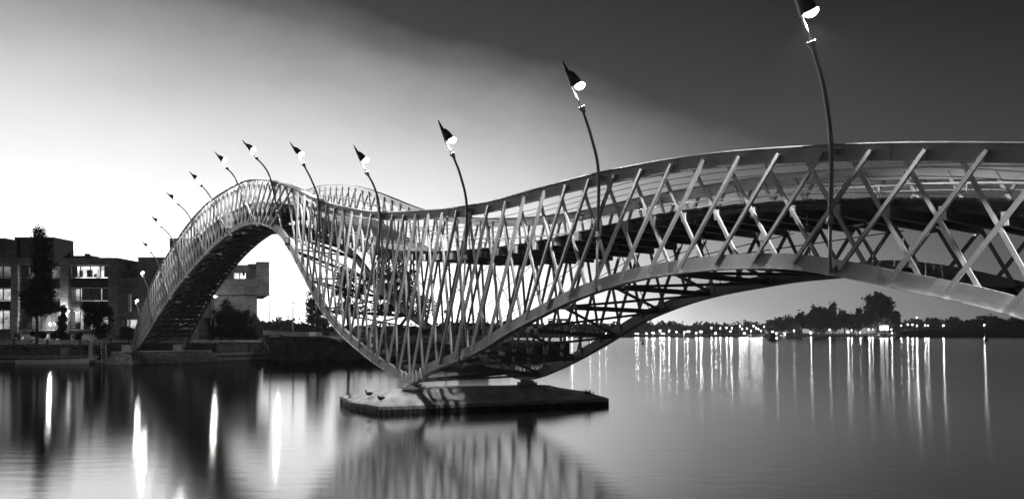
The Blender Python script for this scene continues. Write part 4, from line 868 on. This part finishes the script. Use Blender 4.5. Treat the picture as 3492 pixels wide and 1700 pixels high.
def btree(name, l, bxp, Y, n, ls, label, m, seed, trunk): b = zb(l, t=1); p = at(zx(1, bxp), 340, Y); return tree(name, (p.x, Y, QT), b, Y, n, ls, label, 'tree', trunk, m, seed, None, 9, .7, .15)
btree('airy_tree', [(540,450,40,40,2),(600,420,50,30,2),(560,540,80,50,2),(640,500,70,60,2),(520,610,40,40,2),(610,620,95,60,2),(690,600,50,60,2),(560,710,75,55,2),(660,720,85,60,2),(740,700,50,50,2)], 605, 92, 4200, .15, 'light airy tree on the quay behind the deck of the barge', 'leaf_mid', 21, .14)
btree('dark_tree', [(860,170,60,50,2),(880,300,110,90,2),(960,260,90,80,2),(860,440,110,90,2),(990,430,120,110,2),(880,600,120,90,2),(1030,600,130,100,2),(1120,330,90,90,2)], 930, 93, 4800, .16, 'tall dark tree seen through the bridge lattice behind the barge', 'leaf_dark', 22, .2)
btree('dark_tree', [(1260,110,110,60,2),(1420,100,120,60,2),(1230,250,120,90,2),(1400,260,140,110,2),(1580,250,90,100,2),(1300,420,150,110,2),(1500,430,150,120,2),(1690,520,90,80,2),(1250,600,140,100,2),(1450,600,160,110,2),(1650,640,120,80,2),(1790,560,70,60,2)], 1440, 93, 7500, .17, 'broad dark tree seen through the lattice near the pier', 'leaf_dark', 23, .25)
#@BARGE
# ------------------------------------------------------------------ moored barge
BY = 81.2
bg_ = empty('barge', (0, 0, 0), 'long black cargo barge with name board and anchor moored behind the bridge', 'barge')
NSX = [-29.75, -29.6, -29.2, -28.4, -27.2, -25.5, -23.5, -21.5, -20.6, -19.8, -16, -10, -4, -1.2, -.2]
HB = [.15, .7, 1.3, 1.9, 2.35, 2.6, 2.7, 2.7, 2.7, 2.7, 2.7, 2.7, 2.7, 2.3, 1.4]
DKZ = [3.05, 3.03, 3.0, 2.97, 2.9, 2.86, 2.82, 2.78, 2.55, 2.15, 2.05, 2.05, 2.1, 2.2, 2.25]
CYB = BY+2.7; mb = MB()
for X, b, d in zip(NSX, HB, DKZ):
    rake = .35 if X < -28 else 0
    for s_, f, z in ((-1, 1, d), (-1, .97, 1.2), (-1, .93, .2), (-1, .8, -.6), (1, .8, -.6), (1, .93, .2), (1, .97, 1.2), (1, 1, d)): mb.v.append((X+(rake*(1-z/3) if z < d else 0), CYB+s_*b*f, z))
for i in range(len(NSX)-1):
    for k in range(8): mb.f.append((i*8+k, i*8+(k+1) % 8, (i+1)*8+(k+1) % 8, (i+1)*8+k))
mb.f.append(tuple(range(8))[::-1]); mb.f.append(tuple((len(NSX)-1)*8+k for k in range(8)))
mb.build('hull', 'hull', bg_)
def strake(ia, ib, h0, h1, m, nm, out=.03):
    mb = MB()
    for s_ in (-1, 1):
        b0 = len(mb.v); xs = list(range(ia, ib+1))
        for i in xs: mb.v += [(NSX[i]-.02, CYB+s_*(HB[i]+out), DKZ[i]+h0), (NSX[i]-.02, CYB+s_*(HB[i]+out), DKZ[i]+h1), (NSX[i]-.02, CYB+s_*(HB[i]-.06), DKZ[i]+h1), (NSX[i]-.02, CYB+s_*(HB[i]-.06), DKZ[i]+h0)]
        for j in range(len(xs)-1):
            for k in range(4): mb.f.append((b0+j*4+k, b0+j*4+(k+1) % 4, b0+(j+1)*4+(k+1) % 4, b0+(j+1)*4+k))
        mb.f.append((b0, b0+1, b0+2, b0+3)); e_ = b0+(len(xs)-1)*4; mb.f.append((e_, e_+1, e_+2, e_+3))
    mb.build(nm, m, bg_)
DK0 = list(DKZ); strake(0, 6, .002, .55, 'white_paint', 'bulwark'); strake(0, 7, .55, .63, 'black_paint', 'rail_cap', .06); strake(9, 13, .0, .28, 'frame_light', 'coaming')
strake(0, 14, -.42, -.36, 'black_paint', 'rubbing_strake', .05)
nb = at(zx(1, 187), zy(2, 873), BY-.15); nb.y = CYB-2.72; MB().box(nb.x-.88, nb.x+.88, nb.y-.03, nb.y+.12, nb.z-.16, nb.z+.16).build('name_board', 'black_paint', bg_)
link('lettering', text_mesh('MARIA-Z', .40, 'lettering', 'white_paint'), bg_, face_matrix((nb.x, nb.y-.036, nb.z), (1, 0, 0), (0, 0, 1)) @ Matrix.Diagonal((.86, .9, 1, 1)))
ac = at(zx(1, 100), zy(2, 975), BY); ac.y = CYB-2.3; mb = MB()
mb.tube([ac+Vector((-.75, .25, .55)), ac+Vector((-.85, .05, .0)), ac+Vector((-.45, -.2, -.55)), ac+Vector((.15, -.35, -.78)), ac+Vector((.8, -.35, -.55))], [.05, .07, .10, .08, .05], 8).bar(ac+Vector((-.5, .1, .5)), ac+Vector((-.15, -.25, -.6)), .16, .08).bar(ac+Vector((.0, -.1, .15)), ac+Vector((.35, -.4, -.6)), .2, .08).bar(ac+Vector((-.6, .2, .75)), ac+Vector((-.35, .15, .3)), .4, .2)
mb.build('anchor', 'steel_dark', bg_)
mp0 = at(zx(1, 372), zy(2, 835), CYB); ht = at(0, zy(2, 540), CYB).z; mb = MB().tube([(mp0.x, CYB, 3.1), (mp0.x, CYB, ht)], [.10, .07], 8)
mb.box(mp0.x-.3, mp0.x+.4, CYB-.04, CYB+.04, ht-.03, ht+.08).tube([(mp0.x-.25, CYB, ht), (mp0.x-.2, CYB, ht+1.4)], .02, 5).tube([(mp0.x+.5, CYB, ht), (mp0.x+.55, CYB, ht+1.6)], .02, 5); mb.build('mast', 'frame_light', bg_)
for X, w_, h_ in ((-27.8, .5, .5), (-26.6, .35, .35), (-19.0, .6, .45), (-18.0, .5, .4), (-16.8, .7, .5)): MB().lathe([(w_*.6, 0), (w_*.45, h_*.4), (w_*.55, h_*.8), (w_*.5, h_)], (X, CYB-1.4, 2.3 if X > -20 else 2.95), 10).build('winch', 'black_paint', bg_)
for X in (-18.6, -15.5): MB().tube([(X, CYB-1.8, 2.1), (X, CYB-1.8, 3.6)], .04, 6).build('deck_post', 'frame_light', bg_)
# cargo hatch covers, each its own lid
for k in range(7):
    X = -14.6+k*1.65; MB().extrude([(X, CYB-2.1, 2.28), (X, CYB-2.1, 2.62), (X, CYB, 2.95), (X, CYB+2.1, 2.62), (X, CYB+2.1, 2.28)], (1.6, 0, 0)).build('hatch_cover', 'hull_light', bg_)
wx0, wx1 = tx(2050, CYB), tx(2335, CYB)
MB().box(wx0, wx1, CYB-1.9, CYB+1.9, 2.1, 4.0).build('wheelhouse', 'plaster', bg_); MB().box(wx0-.25, wx1+.25, CYB-2.1, CYB+2.1, 4.0, 4.12).build('wheelhouse_roof', 'black_paint', bg_)
for k in range(3): X = wx0+.25+k*1.05; MB().box(X, X+.8, CYB-1.94, CYB-1.9, 2.95, 3.7).build('window', 'black_paint', bg_)
rx = tx(1910, CYB); MB().tube([(rx, CYB, 2.5), (rx, CYB, tz(690, CYB))], .07, 8).tube([(rx-.5, CYB, tz(650, CYB)), (rx+.5, CYB, tz(650, CYB))], .03, 6).build('radar_mast', 'frame_light', bg_)
MB().ball((rx, CYB, tz(625, CYB)), (.28, .28, .24), 10, 7).build('radar_dome', 'white_paint', bg_, True); MB().bar((rx-.1, CYB, tz(592, CYB)), (rx+.9, CYB, tz(592, CYB)), .08, .08).tube([(rx, CYB, tz(640, CYB)), (rx, CYB, tz(592, CYB))], .03, 6).build('radar_scanner', 'white_paint', bg_)
mb = MB()
for k in range(9): X = -15.0+k*1.5; mb.tube([(X, CYB-2.6, 2.3), (X, CYB-2.6, 3.15)], .02, 5)
mb.tube([(-15.0, CYB-2.6, 3.15), (-3, CYB-2.6, 3.15)], .02, 5).tube([(-15.0, CYB-2.6, 2.75), (-3, CYB-2.6, 2.75)], .015, 5); mb.build('deck_rail', 'frame_light', bg_)
for k in range(3): X = -12+k*3.4; MB().tube([(X+math.cos(a)*.26, CYB-2.8, 1.85+math.sin(a)*.26) for a in np.linspace(0, 2*math.pi, 17)], .09, 6, False).build('tyre_fender', 'black_paint', bg_)
mb = MB().tube([(-28.9, CYB-1.4, 2.9), (-30.2, CYB-.3, 2.35), (-31.0, 84.7, 2.05)], .025, 5); mb.build('mooring_line', 'timber_grey', bg_)
# street lamp with glare beside the barge, lamp behind the arch
def quay_lamp(px, py, Y, label, arm=-.9, zg=QT, aimed=False):
    p = at(px, py, Y); o = empty('quay_lamp', (p.x+arm, Y, zg), label, 'lamp'); h = p.z-zg
    MB().tube([(0, 0, 0), (0, 0, h)], [.07, .04], 8).build('pole', 'black_paint', o); MB().tube([(0, 0, h), (-arm*.9, 0, h+.02)], .025, 6).build('arm', 'black_paint', o); MB().ball((-arm, 0, h), (.26, .14, .09), 8, 6).build('lamp_head', 'quay_bulb', o, True); spot(o, (-arm, -.35, h-.05), 190, (0, -1, -.25), 140) if aimed else point(o, (-arm, -.35, h-.05), 330); return o
quay_lamp(zx(1, 222), zy(2, 455), CYB-1.2, 'thin black lamp pole with glowing head standing on the bow of the barge', -.98, 3.0)
quay_lamp(215, 296, 86.2, 'glowing lamp post on the quay hidden behind the arch of the bridge', -.6, QT, True)
#@FAR
# ------------------------------------------------------------------ far shore
SY = 412.0
def shore(pts, name, m, kind='structure'): return tag(MB().prism(pts, -1, 0).build(name, m), kind=kind)
fl = MB()
fl.v = [(-640, SY, -.5), (690, SY, -.5), (690, SY+6, 1.2), (-640, SY+6, 1.2), (-640, 665, 2), (690, 665, 2)]; fl.f = [(0, 1, 2, 3), (3, 2, 5, 4)]
tag(fl.build('far_shore', 'earth'), kind='structure')
mb = MB(); xa, xb = at(zx(3, 1280), 0, SY-3).x, 520
mb.extrude([(xa, SY-3, -.3), (xa+6, SY+1, 2.6), (xa+20, SY+6, 4.4), (xa+20, SY+30, 4.4), (xa, SY+30, -.3)], (xb-xa, 0, 0)); tag(mb.build('dyke', 'earth'), kind='structure')
r = np.random.default_rng(4); n_ = 9000; px_ = r.uniform(xa, 330, n_); t_ = r.uniform(0, 1, n_); bs_ = np.stack([px_, SY-3.4+t_*8, np.clip(t_*4.2, 0, 4.2)-.3], 1); hh = r.uniform(.5, 1.5, n_)
V = np.stack([bs_+np.array([-.12, 0, 0]), bs_+np.array([.12, 0, 0]), bs_+np.stack([r.normal(0, .25, n_), r.normal(0, .1, n_), hh], 1)], 1).reshape(-1, 3)
me = bpy.data.meshes.new('reeds'); me.from_pydata(V.tolist(), [], [(3*i, 3*i+1, 3*i+2) for i in range(n_)]); me.materials.append(M['leaf_dark']); tag(link('reeds', me), 'dark reeds covering the low dyke on the far shore', 'reeds', kind='stuff')
def far_wood(name, t, prof, Y, label, seed, n=9000, ls=1.5, dep=30):
    # canopy profile given as image points; individual crowns of random size under it
    xs = np.array([zx(t, a) for a, b in prof]); ys = np.array([zy(2, b) for a, b in prof]); k = Y/F; r = np.random.default_rng(seed); bl = []; x = xs[0]
    while x < xs[-1]:
        w_ = r.uniform(4, 9); top = np.interp(x, xs, ys)+r.uniform(-.8, 1.6); zt_ = EYE+(HZ-top)*k; h_ = zt_-1; X = (x-512)*k
        bl.append((X, Y+r.uniform(0, dep), h_*.62+1, w_*k*.62, w_*k*.6, h_*.40)); bl.append((X+r.uniform(-2, 2), Y+r.uniform(0, dep), h_*.3+1, w_*k*.7, w_*k*.6, h_*.34)); x += w_*.62
    tag(link(name, crown_mesh(bl, n, ls, name, 'leaf_far', seed, .3, 0)), label, 'wood', kind='stuff')
far_wood('far_wood', 2, [(0,730),(300,740),(560,765),(700,740),(1150,765),(1250,745),(1330,740),(1700,745),(2000,758),(2260,760),(2310,735),(2430,745),(2576,765)], 520, 'distant dark wood behind the harbour lamps', 31, 12000, 1.7)
far_wood('far_wood', 3, [(1290,715),(1380,700),(1480,715),(1600,690),(1760,685),(1900,695),(2120,680),(2300,682),(2576,690),(2800,680)], 500, 'distant dark wood behind the dyke', 32, 9000, 1.6)
far_wood('far_wood', 1, [(-300,720),(0,715),(60,695),(150,692),(220,700),(270,715),(330,712),(360,730),(410,712),(450,720),(490,740),(560,760),(1000,770),(1500,770),(2000,725),(2576,735)], 430, 'distant wood seen behind the bow of the barge', 33, 14000, 1.3)
def far_tree(name, l, Y, n, label, seed, ls=1.1, group=None, trunk=.35): b = zb(l, t=3); cx = sum(q[0] for q in b)/len(b); p = at(cx, 336, Y); return tree(name, (p.x, Y, .9), b, Y, n, ls, label, 'tree', trunk, 'leaf_dark', seed, group, 6, .7, .2)
far_tree('great_tree', [(1110,490,75,65,2),(1060,540,80,70,2),(1160,540,85,80,2),(1030,620,85,70,2),(1120,640,110,80,2),(1205,610,65,80,2),(990,700,60,70,2),(1080,740,110,60,2),(1200,730,80,70,2)], 418, 6500, 'great round tree towering over the far jetty', 41, 1.0, None, .7)
for k, (x_, tp_, w_, lb) in enumerate(((470,565,22,'thin poplar ending the dark poplar row beside the high crowned tree'), (515,572,28,'broad poplar in the middle of the dark poplar row'), (575,575,34,'dense poplar in the dark poplar row beside the tallest'), (655,538,32,'tallest pointed poplar at the end of the poplar row'), (915,588,20,'slender poplar between the poplar row and the great round tree'), (1288,612,24,'slender poplar between the great round tree and the reed dyke'))):
    h_ = 800-tp_; far_tree('poplar', [(x_, tp_+h_*.14, w_*.6, h_*.15, 2), (x_, tp_+h_*.4, w_, h_*.28, 2), (x_, tp_+h_*.72, w_*1.05, h_*.28, 2)], 420, 1500, lb, 50+k, .8)
for k, (x_, y_, w_, h_, lb) in enumerate(((40,775,55,50,'rounded tree at the tip of the far island behind the mooring dolphin'), (130,755,60,60,'low bushy tree between the island tip and the dark boathouse roof'), (230,735,65,65,'bushy tree over the dark boathouse roof'), (340,715,70,75,'high crowned tree between the boathouse roof and the poplar row'), (440,710,55,80,'dense tree at the foot of the poplar row'), (560,720,90,90,'wide dark tree filling the space under the poplars'), (680,730,60,80,'dark tree directly under the tallest poplar'), (770,715,80,75,'round topped tree between the poplars and the great tree'), (860,735,60,65,'lower tree between the round topped tree and the slender poplar'), (1240,770,50,40,'low tree at the foot of the great tree behind the light panels'))):
    far_tree('island_tree', [(x_, y_, w_, h_*.9, 2), (x_-w_*.4, y_+h_*.3, w_*.7, h_*.6, 2), (x_+w_*.4, y_+h_*.35, w_*.7, h_*.6, 2)], 424, 1500, lb, 60+k, 1.0)
# far lamps: pole with a glowing head
lamps = [(2,550,835,.3),(2,605,830,1.3),(2,785,842,.35),(2,880,842,.5),(2,945,845,.3),(2,1245,857,.5),(2,1268,855,.7),(2,1352,855,.8),(2,1412,838,.4),(2,1428,840,.4),(2,1490,818,1.0),(2,1510,852,.6),(2,1530,850,.7),(2,1580,822,.8),(2,1655,830,.45),(2,1735,832,.4),(2,1740,852,.5),(2,1765,825,.7),(2,1787,825,.7),(2,1775,842,.5),(2,1855,840,.45),(2,1893,826,.8),(2,1908,828,.6),(2,2005,790,.5),(2,2048,845,1.0),(2,2095,792,.35),(2,2158,788,.5),(2,2197,822,.45),(2,2210,790,.4),(2,2292,772,.5),(2,2315,798,.4),(2,2337,845,1.1),(2,2365,795,.35),(2,2405,820,.35),(2,2430,770,.5),(2,2455,792,.4),(2,2480,800,.3),(2,2505,820,.45),(2,2535,780,.4),(2,2556,800,.35),(3,45,830,.8),(3,82,845,1.0),(3,258,815,.6),(3,430,838,1.3),(3,620,808,.5),(3,803,832,1.2),(3,840,813,.25),(3,927,835,.4),(3,1015,805,.6),(3,1050,800,.4),(3,1240,803,.4),(3,1247,838,1.0),(3,1340,765,.3),(3,1405,757,.5),(3,1453,755,.4),(3,1497,685,.8),(3,1498,768,.4),(3,1580,762,.35),(3,1610,765,.3),(3,1763,765,.9),(3,2175,760,.7),(3,2240,705,.0)]
for k, (t_, x_, y_, pw) in enumerate(lamps):
    if pw <= 0: continue
    Y = SY+2 if y_ > 800 else SY+26
    p = at(zx(t_, x_), zy(2, y_), Y); zg = 1.0 if t_ == 2 or x_ < 1290 else 4.2
    if p.z < zg + 1.2: p.z = zg + 1.2
    o = empty('harbour_lamp', (p.x, Y, zg-.4), ('glowing lamp on a mast behind the reed dyke' if zg > 2 else 'low glowing lamp at the quay edge below the distant wood' if t_ == 2 and y_ > 815 else 'high glowing mast lamp standing before the distant wood' if t_ == 2 else 'glowing lamp along the jetty below the dark island trees'), 'lamp', 'lamps along the far shore'); h = p.z-zg+.4
    MB().tube([(0, 0, 0), (0, 0, h)], .09, 5).build('mast', 'frame_light', o); rr_ = .17+.24*pw; MB().ball((0, -.1, h), rr_, 6, 4).build('lamp_head', 'far_bulb', o); spot(o, (0, -.3-rr_, h), 3400*pw, (0, -1, -.12), 150, .3)
# lit panels, boats, jetty, buoys
for (x_, w_, lb) in ((1150, 35, 'larger bright square light panel on the far jetty'), (1196, 26, 'smaller bright square light panel on the far jetty')):
    p = at(zx(3, x_), zy(2, 790), SY-2); k = SY/F/10.06; o = empty('light_panel', (p.x, SY-2, .2), lb, 'light panel')
    MB().box(-w_*k/2, w_*k/2, 0, .3, p.z-.2-20*k, p.z-.2+20*k).build('panel', 'lit_panel', o); MB().box(-w_*k*.3, -w_*k*.3+.15, .05, .25, 0, p.z-.2-20*k).box(w_*k*.3-.15, w_*k*.3, .05, .25, 0, p.z-.2-20*k).build('legs', 'frame_light', o)
jt = empty('jetty', (0, 0, 0), 'long low harbour jetty with pale handrail along the far shore', 'jetty')
jx0, jx1 = at(zx(3, 130), 0, SY-2).x, at(zx(3, 1260), 0, SY-2).x
MB().box(jx0, jx1, SY-4, SY-1, 1.0, 1.5).build('deck', 'timber_grey', jt)
for z in (2.3, 2.9): MB().box(jx0, jx1, SY-3.9, SY-3.75, z, z+.10).build('handrail', 'white_paint', jt)
for k in range(60): X = jx0+(jx1-jx0)*k/59; MB().box(X-.08, X+.08, SY-3.9, SY-3.76, -.5, 2.9).build('post', 'white_paint' if k % 2 else 'timber_grey', jt)
jt2 = empty('jetty', (0, 0, 0), 'dark timber jetty on short piles below the distant wood', 'jetty'); jx0, jx1 = at(zx(2, 0), 0, SY-2).x, at(zx(3, 0), 0, SY-2).x
MB().box(jx0, jx1, SY-4, SY-1, .9, 1.4).build('deck', 'timber_dark', jt2); MB().box(jx0, jx1, SY-4.05, SY-3.9, 1.9, 2.05).build('handrail', 'frame_light', jt2)
for k in range(70): X = jx0+(jx1-jx0)*k/69; MB().box(X-.2, X+.2, SY-4.1, SY-3.8, -.5, 1.9).build('pile', 'timber_dark', jt2)
def far_boat(t, x0, x1, yb, cab, label, m='white_paint'):
    Y = SY-8; a, b = at(zx(t, x0), 0, Y).x, at(zx(t, x1), 0, Y).x; L_ = b-a; o = empty('moored_boat', (a, Y, 0), label, 'boat')
    mb = MB(); NS_ = 9
    for i in range(NS_):
        t_ = i/(NS_-1); X = L_*t_; hb = 1.6*min(1, .35+2*t_)*(1 if t_ < .7 else max(.06, (1-t_)/.3)); sh = 1.1+.7*t_**2
        for s_, f, z in ((-1, 1, sh), (-1, .75, -.2), (1, .75, -.2), (1, 1, sh)): mb.v.append((X-(0 if z > 0 else .12*L_*t_*t_), s_*hb*f, z))
    for i in range(NS_-1):
        for k in range(4): mb.f.append((i*4+k, i*4+(k+1) % 4, (i+1)*4+(k+1) % 4, (i+1)*4+k))
    mb.f.append((0, 1, 2, 3)); mb.f.append(tuple((NS_-1)*4+k for k in range(4))[::-1]); mb.build('hull', m, o)
    for (f0, f1, h_) in cab:
        c = MB().box(L_*f0, L_*f1, -1.2, 1.2, 1.05, 1.3+h_).build('cabin', 'white_paint', o); MB().box(L_*f0-.15, L_*f1+.15, -1.35, 1.35, 1.3+h_, 1.42+h_).build('roof', 'frame_light', c)
        n_ = max(2, int(L_*(f1-f0)/1.4))
        for k in range(n_): X = L_*f0+(k+.25)*L_*(f1-f0)/n_; MB().box(X, X+.6, -1.23, -1.2, 1.3+h_*.35, 1.3+h_*.8).build('window', 'black_paint', c)
far_boat(3, 160, 345, 0, [(.05, .5, 1.2), (.55, .92, 2.6)], 'white cabin houseboat moored at the far jetty')
far_boat(3, 1040, 1255, 0, [(.35, .7, .7)], 'long white motor yacht with pointed bow below the light panels')
far_boat(2, 1725, 1840, 0, [(.05, .45, 1.4), (.5, .9, 2.2)], 'white cabin boat in the middle of the harbour lamps')
far_boat(2, 2365, 2545, 0, [(.2, .6, .7)], 'pale sloop with raised bow moored beside the mooring dolphin')
def buoy(px, pyw, h, label, r_=.35, cone=True):
    Y = EYE*F/(pyw-HZ); o = empty('buoy', ((px-512)/F*Y, Y, 0), label, 'buoy')
    MB().lathe([(r_*1.5, -.2), (r_*1.6, .15), (r_*.6, .35), (r_*.4, h*.6), (r_*.9, h*.62), (r_*.8, h*.8), (.05, h)] if cone else [(r_*1.3, -.2), (r_*1.3, .2), (r_, .3), (r_, h), (.1, h+.02)], (0, 0, 0), 10).build('float', 'black_paint', o)
buoy(zx(2, 1318), 343.4, 1.4, 'small black buoy with cone top out on the water'); buoy(zx(2, 1297), 340.0, 1.5, 'thin dark stake marker near the cone topped buoy', .18, False)
buoy(zx(3, 968), 340.2, 2.0, 'squat dark marker post before the far jetty', .5, False); buoy(zx(3, 2195), 340.0, 2.4, 'dark marker post before the reeds of the dyke', .55, False)
Y = EYE*F/(340.2-HZ); o = empty('mooring_dolphin', ((zx(3, 50)-512)/F*Y, Y, 0), 'dark timber mooring dolphin standing in the water off the island tip', 'dolphin'); MB().lathe([(1.9, -.3), (1.9, .5), (1.2, .7), (1.0, 3.0), (.6, 3.2)], (0, 0, 0), 10).build('piles', 'timber_dark', o)
# island houses, flats, pylons
for x_, w_, lb in ((540, 60, 'dark barn with a pale gambrel roof edge under the island trees'), (285, 90, 'dark boathouse roof between the trees of the island')):
    p = at(zx(3, x_), zy(2, 770), SY+8); k = SY/F/10.06; o = empty('island_house', (p.x, SY+8, 1), lb, 'house'); w2 = w_*k/2; h_ = p.z-1
    MB().extrude([(-w2, 0, 0), (w2, 0, 0), (w2, 0, h_*.6), (w2*.7, 0, h_*1.1), (0, 0, h_*1.35), (-w2*.7, 0, h_*1.1), (-w2, 0, h_*.6)], (0, 7, 0)).build('wall', 'timber_dark', o)
    mb = MB(); mb.tube([(w2*1.05, -.2, h_*.6), (w2*.74, -.2, h_*1.12), (0, -.2, h_*1.38)], .14, 5); mb.build('barge_board', 'frame_light', o)
Y = 600; o = empty('apartment_flats', (0, 0, 0), 'long distant block of flats with lit windows above the wood', 'building'); xa, xb, xc = at(zx(2, 368), 0, Y).x, at(zx(2, 490), 0, Y).x, at(zx(2, 560), 0, Y).x; z1_, z2_ = at(0, zy(2, 712), Y).z, at(0, zy(2, 705), Y).z
MB().box(xa, xb, Y, Y+12, 0, z1_).box(xb, xc, Y-2, Y+12, 0, z2_).build('wall', 'concrete', o); MB().box(xa-.5, xc+.5, Y-2.5, Y+12.5, z2_, z2_+.8).build('roof', 'zinc', o)
for i in range(14):
    for j in range(4): X = xa+.4+i*(xc-xa-1)/14; Z = z1_-1.9-j*2.5; MB().box(X, X+.7, Y-2.2 if X > xb-1 else Y-.2, Y-2.0 if X > xb-1 else Y, Z, Z+1.3).build('window', 'lit_bright' if random.random() < .4 else 'black_paint', o)
def pylon(t, x_, y_, Y, label):
    p = at(zx(t, x_), zy(2, y_), Y); o = empty('pylon', (p.x, Y, 0), label, 'pylon'); h = p.z; mb = MB()
    for sx in (-1, 1):
        for sy in (-1, 1): mb.tube([(sx*2.4, sy*2.4, 0), (sx*.7, sy*.7, h*.6), (0, 0, h)], .12, 4)
    for f in (.2, .4, .6): w_ = 2.4-1.7*f/.6; mb.tube([(-w_, 0, h*f), (w_*.7, 0, h*(f+.2))], .08, 4).tube([(w_, 0, h*f), (-w_*.7, 0, h*(f+.2))], .08, 4)
    mb.build('tower', 'steel_dark', o); mb = MB()
    for f, w_ in ((.82, 5), (.92, 4)): mb.tube([(-w_, 0, h*f), (0, 0, h*(f+.04)), (w_, 0, h*f)], .12, 4)
    mb.build('cross_arm', 'steel_dark', o)
pylon(2, 2335, 700, 640, 'lattice power pylon above the wood near the island'); pylon(2, 610, 745, 645, 'small distant lattice pylon beside the block of flats')
#@END
#@HAZE
hz = MB().box(-700, 700, -40, 680, -2.2, 48).build('haze', 'leaf'); tag(hz, 'thin evening haze over the water', 'haze', kind='stuff')
hm = bpy.data.materials.new('haze'); hm.use_nodes = True; t = hm.node_tree; t.nodes.clear()
o = t.nodes.new('ShaderNodeOutputMaterial'); pv = t.nodes.new('ShaderNodeVolumePrincipled'); pv.inputs['Color'].default_value = (.8, .8, .8, 1); pv.inputs['Density'].default_value = .0002; pv.inputs['Anisotropy'].default_value = .5
t.links.new(pv.outputs[0], o.inputs['Volume']); hz.data.materials.clear(); hz.data.materials.append(hm)
S.cycles.volume_bounces = 0
